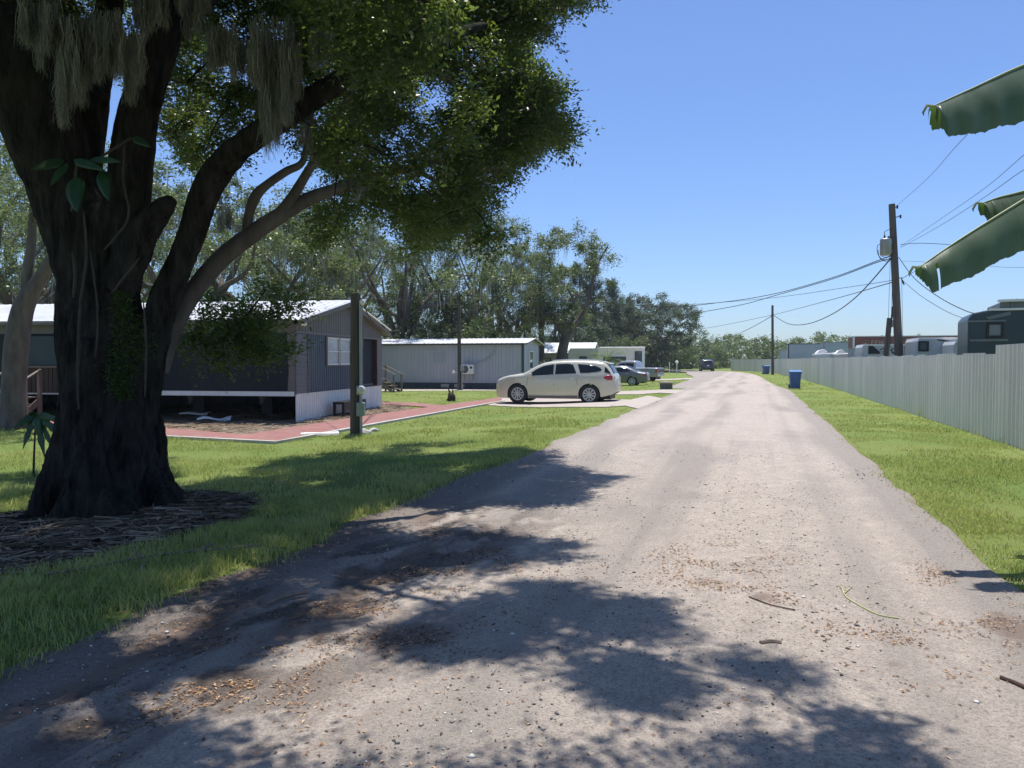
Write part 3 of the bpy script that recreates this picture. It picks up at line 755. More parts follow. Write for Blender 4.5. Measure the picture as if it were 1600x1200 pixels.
# crown clumps: inside the crown's outline, and only where their shade falls on the shaded ground
CROWN = [[(-900, -900), (2400, -900), (2400, -20), (985, -20), (955, 20), (940, 55), (905, 45), (880, 50), (855, 65), (868, 105), (900, 112), (925, 140), (912, 165), (930, 200), (920, 232), (905, 262), (870, 262), (840, 262), (805, 290), (812, 345), (790, 400), (750, 385), (735, 415), (690, 400), (640, 425), (600, 400), (575, 345), (545, 330), (540, 395), (470, 395), (455, 330), (500, 300), (480, 262), (445, 240), (400, 235), (380, 262), (352, 322), (318, 300), (262, 305), (245, 240), (150, 180), (0, 190), (-900, 200)],
         [(300, 470), (350, 440), (455, 450), (470, 520), (440, 590), (380, 580), (330, 560), (290, 545)], [(-60, 420), (20, 420), (20, 200), (-60, 200)]]
HOLES = [[(345, 255), (385, 215), (430, 240), (400, 300), (350, 320)], [(150, 190), (172, 180), (172, 245), (150, 245)], [(660, 120), (700, 125), (695, 160), (655, 155)], [(300, 200), (340, 195), (345, 150), (310, 150)]]
SHADE = [[(-900, 765), (60, 765), (280, 765), (400, 735), (470, 705), (560, 690), (600, 665), (680, 650), (760, 660), (780, 668), (760, 690), (820, 700), (830, 708), (760, 725), (700, 745), (600, 800), (480, 850), (330, 905), (0, 1045), (-900, 1500)],
         [(600, 800), (700, 745), (760, 725), (850, 706), (900, 712), (930, 722), (905, 738), (960, 745), (1000, 775), (960, 782), (915, 798), (880, 785), (830, 800), (760, 785), (690, 805), (640, 795)],
         [(560, 835), (640, 828), (720, 830), (790, 822), (830, 845), (905, 850), (915, 885), (930, 905), (900, 925), (960, 940), (1040, 955), (1160, 975), (1220, 1010), (1290, 1060), (1320, 1110), (1420, 1160), (1500, 1230), (2400, 1900), (-900, 1900), (-900, 1500), (0, 1045), (330, 915), (480, 860)],
         [(-900, 690), (84, 698), (84, 712), (-900, 712)], [(-900, 742), (84, 742), (84, 790), (-900, 790)], [(170, 700), (260, 700), (250, 800), (100, 800), (100, 700)]]
LIT = [[(560, 795), (690, 808), (800, 792), (900, 800), (1000, 792), (1010, 832), (915, 842), (820, 812), (700, 818), (560, 828)], [(925, 880), (1010, 905), (1080, 935), (1010, 945), (900, 925)], [(300, 1130), (330, 1070), (420, 1020), (520, 990), (600, 1010), (560, 1060), (450, 1120), (380, 1160)], [(215, 950), (290, 950), (300, 1010), (215, 1020)], [(520, 925), (610, 915), (620, 960), (530, 970)], [(700, 905), (780, 900), (780, 945), (700, 950)], [(60, 1130), (180, 1090), (210, 1130), (90, 1180)], [(1060, 1120), (1130, 1110), (1150, 1170), (1080, 1180)], [(790, 880), (850, 875), (860, 905), (800, 910)],
       [(380, 1230), (430, 1150), (520, 1060), (600, 1065), (640, 1065), (760, 1050), (860, 1075), (930, 1130), (960, 1190), (900, 1215), (840, 1200), (700, 1230)], [(860, 990), (900, 980), (940, 1010), (925, 1060), (870, 1045)], [(1010, 1010), (1080, 1000), (1120, 1040), (1040, 1060)],
       [(560, 960), (600, 955), (610, 985), (570, 990)], [(640, 905), (700, 900), (690, 925), (640, 930)], [(1130, 1090), (1200, 1080), (1220, 1130), (1150, 1150)], [(690, 725), (760, 725), (740, 742), (690, 745)],
       [(180, 1000), (260, 985), (270, 1010), (200, 1030)], [(560, 700), (620, 696), (610, 712), (560, 716)], [(250, 1090), (330, 1050), (380, 1080), (300, 1130)], [(430, 900), (500, 890), (480, 915), (430, 925)]]
r = np.random.default_rng(19); N = 60000
cx = r.uniform(-11, 6.5, N); cy = r.uniform(0.5, 17, N); cz = r.uniform(2.2, 12, N)
Cc = np.column_stack([cx, cy, cz])
el = ((cx + 2.6) / 8.8) ** 2 + ((cy - 8.0) / 9.0) ** 2 + ((cz - 5.2) / 6.2) ** 2
ok = el < 1
px, py, dp = project(Cc)
ok &= inany(px, py, CROWN) & ~inany(px, py, HOLES)
rad = 0.55
edgeok = np.zeros(N, int)
for dx, dz in ((rad * .8, 0), (-rad * .8, 0), (0, rad * .8), (0, -rad * .8)):
    a, b_, _ = project(Cc + [dx, 0, dz]); edgeok += inany(a, b_, CROWN)
ok &= edgeok >= 4
Sh = np.column_stack([cx + SHX * cz, cy + SHY * cz]); shok = np.zeros(N, int); vis0 = (px > -60) & (px < 1000) & (py > -60)
for dx, dy in ((0, 0), (.33, 0), (-.33, 0), (0, .33), (0, -.33)):
    sx, sy = Sh[:, 0] + dx, Sh[:, 1] + dy; a, b_, f = project(np.column_stack([sx, sy, gz(sx, sy)]))
    behind = sy < 2.7
    shok += (behind | inany(a, b_, SHADE)) & ~inany(a, b_, LIT)
ok &= (shok >= np.where(vis0, 3, 5))
ok &= ~((px > -100) & (px < 520) & (py > 20) & (cy < TY + 1.1) & (py < 700))
ok &= ~((py > -260) & (px > -200) & (px < 1800) & (cy < 6.0))
ok &= ~((py > -420) & (px > 700) & (px < 1900) & (cy < 7.5))
ok &= ~(((fbm(Cc / 1.25, 3, 88) < .545)) & (py > -80) & (px > -60) & (px < 1000))
# keep clear of the lens and thin the crown far above
ok &= ~((np.abs(cx) < 2.0) & (cy < 3.5) & (cz < 4.5)) & (cz > np.where(cy > 8, 2.7, 3.4)) | (ok & inpoly(px, py, CROWN[1]) & (cy > 8.6) & (cy < 10))
cand = Cc[ok]; pc = np.column_stack([px[ok], py[ok]])
chosen = []
def take(idx, mind, most):
    k = 0
    for i in idx:
        if k >= most: break
        c_ = cand[i]
        if all(abs(c_[0] - q[0]) + abs(c_[1] - q[1]) + abs(c_[2] - q[2]) > mind for q in chosen):
            chosen.append(c_); k += 1
vis = (pc[:, 0] > -60) & (pc[:, 0] < 1000) & (pc[:, 1] > -60)
take(np.where(vis)[0], .36, 820); nv = len(chosen)
sc_ = np.column_stack([cand[:, 0] + SHX * cand[:, 2], cand[:, 1] + SHY * cand[:, 2], np.zeros(len(cand))]); sqx, sqy, _ = project(sc_)
onroad = ~vis & (sc_[:, 1] > 2.3) & (sqx > -150) & (sqx < 1750) & (sqy < 1350)
take(np.where(onroad)[0], .6, 260)
take(np.where(~vis & ~onroad)[0], .75, 260)
# boughs high over the road, out of the picture, whose dappled shade lies on it
M_ = 40000; gx_ = r.uniform(-4.5, 5.0, M_); gy_ = r.uniform(1.6, 9.5, M_); gh = r.uniform(5.0, 9.0, M_)
oc = np.zeros(M_, int)
for dx, dy in ((0, 0), (.24, 0), (-.24, 0), (0, .24), (0, -.24)):
    a_, b_, f_ = project(np.column_stack([gx_ + dx, gy_ + dy, gz(gx_ + dx, gy_ + dy)])); oc += inany(a_, b_, SHADE) & ~inany(a_, b_, LIT)
c2 = np.column_stack([gx_ - SHX * gh, gy_ - SHY * gh, gh]); a_, b_, f_ = project(c2)
gap = fbm(np.column_stack([gx_ * 1.3, gy_ * .9, gx_ * 0]), 3, 17) < .43
c2 = c2[(oc >= 5) & ~((b_ > -150) & (a_ > -100) & (a_ < 1800)) & ~gap]; nb = len(chosen)
cand = c2; take(range(len(c2)), .40, 520)
for q in range(400):
    a_, b_ = r.uniform(455, 812), r.uniform(285, 425); dpt = r.uniform(9.5, 13.5)
    if not inany([a_], [b_], [CROWN[0]])[0] or fbm(np.array([[a_ / 45., b_ / 45., dpt]]), 2, 5)[0] < .52 or len(chosen) > nb + 2000: continue
    p_ = np.array(tuple(W(a_, b_, dpt)))
    if r.uniform() < .22: chosen.insert(nv, p_); nv += 1; nb += 1
# unseen leaf clumps added behind the camera to hold back skylight
for q in range(240): chosen.append(np.array([r.uniform(-9, 5), r.uniform(-9, 1.0), r.uniform(4.0, 9)]))
nlow = len(chosen)
for q in range(46):        # low spray that hangs before the dark home
    a_, b_ = r.normal(385, 45), r.normal(505, 38)
    if 285 < a_ < 475 and 440 < b_ < 600: chosen.append(np.array(tuple(W(a_, b_, r.uniform(9.6, 11.2)))))
print('crown', nv, nb, len(chosen))
chosen = np.array(chosen)
print('crown clumps', nv, len(chosen))
V_, F_, T_ = [], [], []; off = 0
for i, c_ in enumerate(chosen):
    inview = i < nv or i >= nlow; a, b_, f = project(c_[None]); edge_ = inview and b_[0] > -30
    n_ = (380 if i < nlow else 190) if inview else 430; rd = (.42 if i < nv else .36 if i >= nlow else .62) if inview else (.50 if inview else (.62 if i < nb else .36)) * r.uniform(.75, 1.2)
    Pn, dr = clump_points(c_, rd, n_, r, twigs=9, spread=.13)
    tn = .38 + 1.0 * (vnoise(c_[None] * .6, 3)[0] - .5) + r.normal(0, .08)
    v, f, t = leaves(Pn, .068 if inview else .078, .42, .5, seed=i, dirs=dr, tint=np.full(n_, tn))
    V_.append(v); F_.append(f + off); T_.append(t); off += len(v)
Vc = np.vstack(V_) - np.array(O)
link('crown', npmesh('crown', Vc, np.vstack(F_), np.concatenate(T_)), m_leaf, tree)
tw = MB(); branches(tw, SK, chosen - np.array(O), r, rmax=.06, rk=.014)
tag(tw.build('branches', m_bark, tree, smooth=True), kind='stuff')

# hanging moss: (px, top py, bottom py, half width px, depth offset, strands)
for (mx, t0, b0, hw, dd, cnt) in ((425, 20, 245, 34, -.35, 900), (452, 60, 225, 16, -.4, 350), (395, 60, 150, 26, -.3, 450), (350, 30, 140, 22, -.3, 350), (125, 20, 190, 34, -.75, 800), (105, 60, 235, 16, -.8, 380), (165, 10, 150, 28, -.6, 500), (208, 40, 185, 14, -.4, 350), (235, -20, 60, 30, -.4, 400),
                                   (60, -10, 100, 30, -.9, 400), (500, 40, 130, 18, -.2, 260), (350, 320, 372, 12, .3, 130), (300, -30, 60, 26, -.3, 350), (545, 60, 150, 14, .1, 180), (480, 190, 250, 10, .3, 90), (560, 275, 320, 12, 1.4, 90)):
    st = []; ln = []; ct = []; nt_ = max(2, int(hw / 5.5))
    for k in range(nt_):                                  # tassels side by side
        tx_ = mx + hw * (2 * (k + .5) / nt_ - 1) + r.normal(0, 2.5); full = (b0 - t0) * max(.3, 1 - (abs(tx_ - mx) / (hw * 1.25)) ** 2 * .6) * r.uniform(.6, 1.05); dj = dd - .25 + r.normal(0, .12)
        axis = loc(tp(tx_, t0, dj)); nn_ = int(cnt * 1.9 / nt_)
        for q in range(nn_):
            u = r.uniform(0, 1) ** .7; top_ = t0 + u * .75 * full; off_ = r.normal(0, 1) * (5.5 * (1 - .6 * u)) 
            p = tp(tx_ + off_, top_, dj + r.normal(0, .05)); st.append(loc(p)); ct.append(axis)
            ln.append(min(full * (1 - .75 * u) * r.uniform(.5, 1.0), 60) / FPX * TY + .05)
    v, f, t = strand_mesh(st, np.array(ln), .007, int(mx) + cnt, .16, 8, np.array([tuple(c_) for c_ in ct]))
    link('moss_clump', npmesh('moss_clump', v, f, t), m_moss, tree)

# vines clinging to the trunk
m_vine = mat('vine_stem', (0.085, 0.07, 0.058), (0.05, 0.042, 0.035), 12, .9, b=.4)
for pts, rr in (([(111, 395), (115, 430), (112, 465)], .022), ([(128, 330), (132, 400), (124, 470), (119, 560), (120, 640)], .02), ([(216, 402), (192, 432), (172, 458)], .018), ([(192, 225), (190, 280), (199, 335), (176, 372), (160, 390)], .016), ([(138, 390), (150, 480), (147, 560)], .014), ([(222, 470), (226, 540), (224, 620)], .016)):
    mbv = MB(); Q = catmull([tuple(loc(tp(a, b, -.80))) for a, b in pts], 8)
    Q = Q + r.normal(0, .002, Q.shape) + np.array([0, .03, 0]); mbv.tube(Q, [rr * (.8 - .5 * abs(2 * i / len(Q) - 1) ** 3) for i in range(len(Q))], 7); mbv.build('vine', m_vine, tree, smooth=True)
# broad leaved climbers on the trunk
m_broad = mat('broad_leaf_green', (0.028, 0.085, 0.018), (0.014, 0.045, 0.011), 5, .45, spec=.45)
def broad(mb, base, tip, wd, droop=.2, lobes=0):
    base = Vector(base); tip = Vector(tip); d = tip - base; sd = d.cross(Vector((0, -1, .25))).normalized(); rows = []
    for i in range(9):
        t = i / 8; w_ = wd * (math.sin(PI * min(1, t ** .62)) ** .8) * (1 if not lobes else (1 - .45 * abs(math.sin(t * PI * lobes))))
        cpt = base + d * t + Vector((0, 0, -droop * t * t * d.length))
        dn_ = Vector((0, -.12, -.25)) * w_
        rows.append([cpt - sd * w_ + dn_, cpt - sd * w_ * .5 + dn_ * .2, cpt, cpt + sd * w_ * .5 + dn_ * .2, cpt + sd * w_ + dn_])
    mb.grid(rows)
cl = thing('philodendron', 'broad leaved green climber on the big trunk, high below the fork', 'plant', tuple(tp(112, 330, -.75)))
Lc = cl.location
for (bx, by, ex, ey, wd) in ((118, 275, 120, 322, .10), (100, 250, 48, 258, .06), (115, 250, 165, 256, .05), (158, 265, 170, 305, .07), (105, 255, 78, 284, .05), (140, 250, 190, 242, .04), (208, 215, 236, 222, .04)):
    mb = MB(); broad(mb, tp(bx, by, -.8) - Lc, tp(ex, ey, -1.0) - Lc, wd, .15); mb.build('leaf', m_broad, cl, smooth=True, solid=.004)
mb = MB(); mb.tube([tp(112, 330, -.7) - Lc, tp(116, 290, -.8) - Lc, tp(120, 255, -.8) - Lc, tp(150, 250, -.75) - Lc, tp(205, 215, -.6) - Lc], .014, 7); mb.build('stem', m_vine, cl, smooth=True)
pb_ = G(52, 745)
cl = thing('papaya_sapling', 'young plant with drooping lobed leaves left of the big trunk', 'plant', tuple(pb_)); Lc = Vector(cl.location); dd = Lc.y - TY
for (ex, ey, wd) in ((20, 660, .09), (35, 690, .08), (70, 700, .09), (98, 668, .09), (100, 645, .08), (45, 640, .08), (62, 672, .1), (85, 690, .07)):
    mb = MB(); broad(mb, tp(56, 648, dd) - Lc, tp(ex, ey, dd - .15) - Lc, wd, .3, 3); mb.build('leaf', m_broad, cl, smooth=True, solid=.004)
mb = MB(); mb.tube([(0, 0, -.05), (.02, 0, .35), tp(56, 648, dd) - Lc], [.02, .016, .01], 8); mb.build('stem', m_vine, cl, smooth=True)
# green fringe of fern on the trunk
m_fern = leafmat('fern_leaves', (0.02, 0.05, 0.012), (0.05, 0.10, 0.02), trans=.3)
k = 1500; fy = r.uniform(0, 1, k) ** .8 * 170 + 455; fx = r.normal(196, 1, k) + r.normal(0, 1, k) * (5 + 13 * np.sin((fy - 455) / 170 * 3.1)) + 8 * np.sin(fy * .05); Pf = np.array([tuple(tp(a, b, -.74 + abs(a - 185) * .003 + r.normal(0, .03))) for a, b in zip(fx, fy)])
v, f, t = leaves(Pf, .05, .4, .2, seed=5)
tag(link('creeping_fern', npmesh('creeping_fern', v, f, t), m_fern), 'dense green fern patch creeping on the big trunk', 'fern')

# ------------------------------------------------------------------ other trees
m_bleaf = leafmat('far_oak_leaves', (0.05, 0.083, 0.03), (0.185, 0.24, 0.085), trans=.35, rough=.42, spec=.5, transc=(0.22, 0.28, 0.07))
m_dleaf = leafmat('dark_far_leaves', (0.045, 0.07, 0.04), (0.12, 0.155, 0.085), trans=.3, rough=.5, spec=.35, transc=(0.14, 0.2, 0.07))
m_gbark = mat('grey_oak_bark', (0.17, 0.145, 0.125), (0.085, 0.07, 0.06), 3, .95, b=.8, bscale=14, stretch=(1, 1, .3), spec=.1)
def make_tree(name, label, loc_, H, crown_r, trunk_h, tr, limbs, clumps, per, leaf, mleaf, seed, mosscount=0, lean=(0, 0), group='oaks behind the homes', gapth=.46, flat=.55, crown_z=None, crad=.9, shape='dome', rz=0., lspread=.55, cat='tree', mbark=None):
    r = np.random.default_rng(seed); t_ = thing(name, label, cat, loc_, rz, group); mb = MB(); SKn = []
    top = np.array([lean[0], lean[1], trunk_h])
    Q = catmull([(0, 0, -.15, tr * 1.5), (lean[0] * .15, lean[1] * .15, trunk_h * .2, tr * 1.05), (lean[0] * .5 + r.normal(0, .1), lean[1] * .5, trunk_h * .6, tr * .95), (*top, tr * .85)], 5)
    mb.tube([q[:3] for q in Q], [q[3] for q in Q], 10); cz_ = crown_z or (trunk_h + H) / 2
    ends = []
    for k in range(limbs):
        a = 2 * PI * k / limbs + r.uniform(-.4, .4); rr = crown_r * r.uniform(.45, .85); zz = trunk_h + (H - trunk_h) * r.uniform(.25, .85)
        e = np.array([math.cos(a) * rr + lean[0], math.sin(a) * rr + lean[1], zz])
        if shape == 'cone': e = np.array([lean[0] + math.cos(a) * .5, lean[1] + math.sin(a) * .5, trunk_h + (H - trunk_h) * (k + 1) / limbs])
        m1 = top + (e - top) * .35 + r.normal(0, .35, 3) + [0, 0, .1 * rr]; m2 = top + (e - top) * .7 + r.normal(0, .4, 3)
        Q = catmull([(*top, tr * .6), (*m1, tr * .42), (*m2, tr * .26), (*e, tr * .12)], 5)
        mb.tube([q[:3] for q in Q], [q[3] for q in Q], 7); SKn += [q[:3] for q in Q]
    # clump centres in the crown
    cs = []
    while len(cs) < clumps:
        u = r.normal(size=3); u /= np.linalg.norm(u); rad_ = r.uniform(.35, 1.0) ** .5
        if shape == 'cone':
            z = r.uniform(trunk_h * .8, H); rr = crown_r * (1 - (z - trunk_h * .8) / (H - trunk_h * .8)) ** .7 * r.uniform(.2, 1) + .2; a = r.uniform(0, 2 * PI)
            cs.append((math.cos(a) * rr + lean[0], math.sin(a) * rr + lean[1], z)); continue
        p = np.array([u[0] * crown_r * rad_ + lean[0], u[1] * crown_r * rad_ + lean[1], cz_ + u[2] * (H - cz_) * rad_])
        if vnoise((p / (crown_r * .34) + seed)[None], seed)[0] < gapth: continue
        cs.append(p)
    cs = np.array(cs)
    branches(mb, SKn, cs, r, rmax=tr * .3, rk=.014, n=4)
    mb.build('trunk', mbark or m_gbark, t_, smooth=True)
    V_, F_, T_ = [], [], []; off = 0
    for i, c_ in enumerate(cs):
        Pn, dr = clump_points(c_, crad * r.uniform(.7, 1.3), per, r, flat, 7, .13)
        v, f, tt_ = leaves(Pn, leaf, .5, .6, seed=seed * 97 + i, dirs=dr, tint=np.full(per, r.uniform(.25, .6)))
        V_.append(v); F_.append(f + off); T_.append(tt_); off += len(v)
    link('crown', npmesh('crown', np.vstack(V_), np.vstack(F_), np.concatenate(T_)), mleaf, t_)
    if mosscount:
        k = r.integers(0, len(cs), mosscount); st = cs[k] + r.normal(0, .25, (mosscount, 3)) - [0, 0, .2]
        v, f, tt_ = strand_mesh(st, r.uniform(.4, 1.6, mosscount), .035, seed, .12, 5)
        tag(link('moss', npmesh('moss', v, f, tt_), m_moss, t_), kind='stuff')
    return t_
def gg(px, Y, z=None):
    x = (px - 800) / FPX * Y; return (x, Y, float(gz(x, Y)) if z is None else z)
oakA = make_tree('live_oak', 'spreading mossy oak behind the left end of the dark home roof', gg(395, 43), 12.0, 6.2, 3.2, .42, 6, 110, 210, .17, m_bleaf, 31, 900)
oakB = make_tree('live_oak', 'mossy many-stemmed oak rising between the two homes', gg(615, 57), 15.5, 7.6, 2.6, .42, 8, 150, 210, .19, m_bleaf, 32, 1600, lean=(.6, 0))
oakC = make_tree('live_oak', 'tall thin-crowned oak standing right of the grey home', gg(876, 64), 13.4, 4.4, 3.8, .48, 5, 62, 230, .18, m_bleaf, 35, 150, crad=.9, crown_z=8.8, lean=(.4, 0), gapth=.40)
oakD = make_tree('live_oak', 'round dark-crowned oak at the far bend, left of the dark car', gg(1012, 118), 12.3, 8.2, 2.4, .45, 8, 230, 190, .26, m_dleaf, 36, 0, crad=1.2, gapth=.30)
EX = 'oaks behind the homes'
copytree(oakA, gg(500, 52), 1.9, 'oak seen over the ridge of the dark home roof', 1.05)
copytree(oakA, gg(300, 40), 3.4, 'oak behind the forked limbs at the big trunk right side', 1.0)
copytree(oakA, gg(40, 38), .7, 'oak behind the home at the left edge of the photo', 1.15)
copytree(oakA, gg(-60, 48), 2.7, 'oak half out of the frame at the far left edge', 1.3)
copytree(oakB, gg(730, 63), 2.2, 'mossy oak directly behind the middle of the grey home', .98)
copytree(oakB, gg(780, 82), 4.0, 'oak farther back behind the right end of the grey home', 1.12)
copytree(oakB, gg(540, 74), 1.0, 'oak farther back seen right of the utility post', 1.05)
copytree(oakC, gg(812, 74), 2.6, 'thin crowned oak left of the tallest sparse oak', 1.0)
copytree(oakA, gg(455, 66), 5.0, 'oak farther back above the metal roof of the dark home', 1.2)
copytree(oakB, gg(200, 60), 5.0, 'oak glimpsed behind the big trunk', 1.1)
copytree(oakB, gg(90, 66), 3.1, 'oak glimpsed left of the big trunk', 1.1)
copytree(oakD, gg(948, 128), 2.0, 'dark round oak behind the trailer with the white awning', .95)
pine = make_tree('casuarina_tree', 'tall feathery dark evergreen right of the sparse oak', gg(925, 100), 16, 3.2, 2.5, .32, 8, 130, 170, .2, m_dleaf, 41, 0, shape='cone', crad=1.0, group='evergreens by the bend', flat=.8)
copytree(pine, gg(955, 112), 1.0, 'shorter feathery evergreen stepping down toward the round oak', .86)
copytree(pine, gg(902, 110), 2.0, 'feathery evergreen hidden behind the sparse oak trunk', .98)
copytree(pine, gg(983, 130), 3.0, 'low evergreen between the round oaks', .78)
copytree(pine, gg(870, 104), 4.0, 'feathery evergreen behind the grey home corner', .9)
# tree on the far left with a pale forked trunk
b0 = G(24, 670); lt = thing('leaning_tree', 'pale forked trunk leaning right at the left edge before the home', 'tree', tuple(b0)); mb = MB(); LY = b0.y
def lp(px, py, rr, dy=0): p = W(px, py, LY + dy) - b0; return (*p, rr)
for pts in ([(22, 668, .36), (22, 600, .30), (26, 540, .30), (34, 490, .27), (45, 462, .24), (66, 430, .17), (85, 395, .15), (105, 340, .13), (120, 250, .1)], [(44, 466, .18), (42, 430, .14), (48, 390, .12), (52, 330, .10), (60, 240, .08), (58, 140, .06)]):
    Q = catmull([lp(*p) for p in pts], 5); mb.tube([q[:3] for q in Q], [q[3] for q in Q], 12)
cs = np.array([tuple(W(px_, py_, LY + r.uniform(-1.5, 3)) - b0) for px_, py_ in [(r.uniform(-80, 130), r.uniform(60, 360)) for _ in range(38)]])
branches(mb, [(0, 0, 5), tuple(W(58, 200, LY) - b0), tuple(W(120, 250, LY) - b0), tuple(W(50, 350, LY) - b0)], cs, r, rmax=.06)
mb.build('trunk', m_pale, lt, smooth=True)
V_, F_, T_ = [], [], []; off = 0
for i, c_ in enumerate(cs):
    Pn, dr = clump_points(c_, .8, 260, r, .6, 8); v, f, tt_ = leaves(Pn, .10, .45, .5, seed=900 + i, dirs=dr); V_.append(v); F_.append(f + off); T_.append(tt_); off += len(v)
link('crown', npmesh('crown', np.vstack(V_), np.vstack(F_), np.concatenate(T_)), m_bleaf, lt)

# palms
m_frond = leafmat('palm_frond', (0.04, 0.075, 0.02), (0.10, 0.15, 0.04), trans=.25, rough=.45)
m_dead = leafmat('dead_frond', (0.12, 0.09, 0.055), (0.27, 0.21, 0.13), trans=.2, rough=.8)
def frond(ang, elev, L, droop, r, nleaf=26, fan=False):
    V = []; F = []
    d0 = np.array([math.cos(ang) * math.cos(elev), math.sin(ang) * math.cos(elev), math.sin(elev)])
    side = np.array([-math.sin(ang), math.cos(ang), 0])
    if fan:
        c0 = d0 * L * .45 - [0, 0, droop * .15]
        for k in range(nleaf):
            a = (k / (nleaf - 1) - .5) * 4.2; d = d0 * math.cos(a) + side * math.sin(a); e = c0 + d * L * .55 * (1 - .15 * abs(a) / 2); e[2] -= droop * L * .3 * (.4 + r.uniform(0, .8))
            m_ = (c0 + e) / 2 + [0, 0, .05]; wv = np.cross(d, [0, 0, 1]); wv = wv / (np.linalg.norm(wv) + 1e-6) * .022
            o = len(V); V += [c0, m_ + wv, e, m_ - wv]; F.append((o, o + 1, o + 2, o + 3))
        o = len(V); V += [np.zeros(3), np.array([0, 0, .03]), c0 + [0, 0, .02], c0]; F.append((o, o + 1, o + 2, o + 3))
        return V, F
    p = np.zeros(3); d = d0.copy(); seg = nleaf // 2; st = L / seg
    for k in range(seg):
        d = d + np.array([0, 0, -droop / seg * 1.2]); d /= np.linalg.norm(d); q = p + d * st
        ll = L * .32 * math.sin(PI * (k + 1.5) / (seg + 2)) ** .6
        for s_ in (-1, 1):
            dir_ = side * s_ * .85 + d * .45 + np.array([0, 0, -.25]); dir_ /= np.linalg.norm(dir_); wv = np.cross(dir_, [0, 0, 1]) ; wv = wv / (np.linalg.norm(wv) + 1e-6) * .03
            o = len(V); V += [p, p + dir_ * ll * .5 + wv, p + dir_ * ll, p + dir_ * ll * .5 - wv]; F.append((o, o + 1, o + 2, o + 3))
        o = len(V); V += [p + side * .02, p - side * .02, q - side * .015, q + side * .015]; F.append((o, o + 1, o + 2, o + 3)); p = q
    return V, F
def make_palm(label, loc_, H, seed, live=26, dead=22, L=1.7):
    r = np.random.default_rng(seed); t_ = thing('cabbage_palm', label, 'palm', loc_, 0, 'palms behind the grey home'); mb = MB()
    Q = [(0, 0, -.1), (.05, 0, H * .3), (.1, .05, H * .7), (.1, 0, H)]; mb.tube(catmull(Q, 6), [.2] * 19, 10); mb.build('trunk', m_gbark, t_, smooth=True)
    for nm, cnt, lo, hi, mm in (('fronds', live, -.3, 1.3, m_frond), ('dead_skirt', dead, -1.4, -.5, m_dead)):
        V = []; F = []
        for k in range(cnt):
            v, f = frond(r.uniform(0, 2 * PI), r.uniform(lo, hi), L * r.uniform(.8, 1.15), r.uniform(.4, 1.0), r, 22, True)
            o = len(V); V += [q + np.array([.1, 0, H]) for q in v]; F += [tuple(i + o for i in f_) for f_ in f]
        link(nm, npmesh(nm, np.array(V), np.array(F), r.uniform(.2, .8, len(V))), mm, t_)
    return t_
pA = make_palm('cabbage palm with brown dead skirt behind the grey home, left of the dark pole', gg(702, 58), 5.6, 3)
copytree(pA, gg(846, 66), 1.2, 'cabbage palm rising beside the sparse oak', 1.32)
copytree(pA, gg(822, 60), 2.6, 'low cabbage palm over the right end of the grey roof', .72)
copytree(pA, gg(768, 59), 3.5, 'low cabbage palm over the middle of the grey roof', .66)
copytree(pA, gg(825, 78), 4.5, 'tall cabbage palm farther back left of the sparse oak', 1.45)
# small young palm between trailers
t_ = thing('young_palm', 'bright green small palm standing before the white trailer', 'palm', gg(950, 70)); mb = MB(); mb.tube([(0, 0, -.1), (0, 0, 1.8)], .11, 8); mb.build('trunk', m_gbark, t_, smooth=True)
V = []; F = []; rp = np.random.default_rng(9)
for k in range(26):
    v, f = frond(rp.uniform(0, 2 * PI), rp.uniform(.1, 1.3), 2.0, 1.3, rp, 30); o = len(V); V += [q + np.array([0, 0, 1.8]) for q in v]; F += [tuple(i + o for i in f_) for f_ in f]
m_bright = leafmat('bright_frond', (0.08, 0.16, 0.02), (0.2, 0.3, 0.05), trans=.35)
link('fronds', npmesh('fronds', np.array(V), np.array(F), rp.uniform(.2, .8, len(V))), m_bright, t_)
# shrubs low behind homes
def shrub(label, loc_, w_, h_, seed, m_=None, cnt=24, per=160, leaf=.12, group=None, name='shrub'):
    r = np.random.default_rng(seed); t_ = thing(name, label, 'shrub', loc_, 0, group); V_, F_, T_ = [], [], []; off = 0; mb = MB()
    for i in range(cnt):
        c_ = np.array([r.uniform(-w_, w_), r.uniform(-w_ * .5, w_ * .5), r.uniform(.15, 1) * h_ * .85]); mb.tube([(c_[0] * .2, c_[1] * .2, -.05), tuple(c_ * [.6, .6, .5]), tuple(c_)], [.03, .02, .01], 4)
        Pn, dr = clump_points(c_, .5 * min(w_, h_) * .8, per, r, .7, 8); v, f, tt_ = leaves(Pn, leaf, .5, .5, seed=seed * 31 + i, dirs=dr); V_.append(v); F_.append(f + off); T_.append(tt_); off += len(v)
    mb.build('stems', m_gbark, t_); link('foliage', npmesh('foliage', np.vstack(V_), np.vstack(F_), np.concatenate(T_)), m_ or m_bleaf, t_); return t_
sh = shrub('yellow green shrub between the two homes above the grey roof end', gg(606, 54), 1.5, 3.6, 3, m_bright)
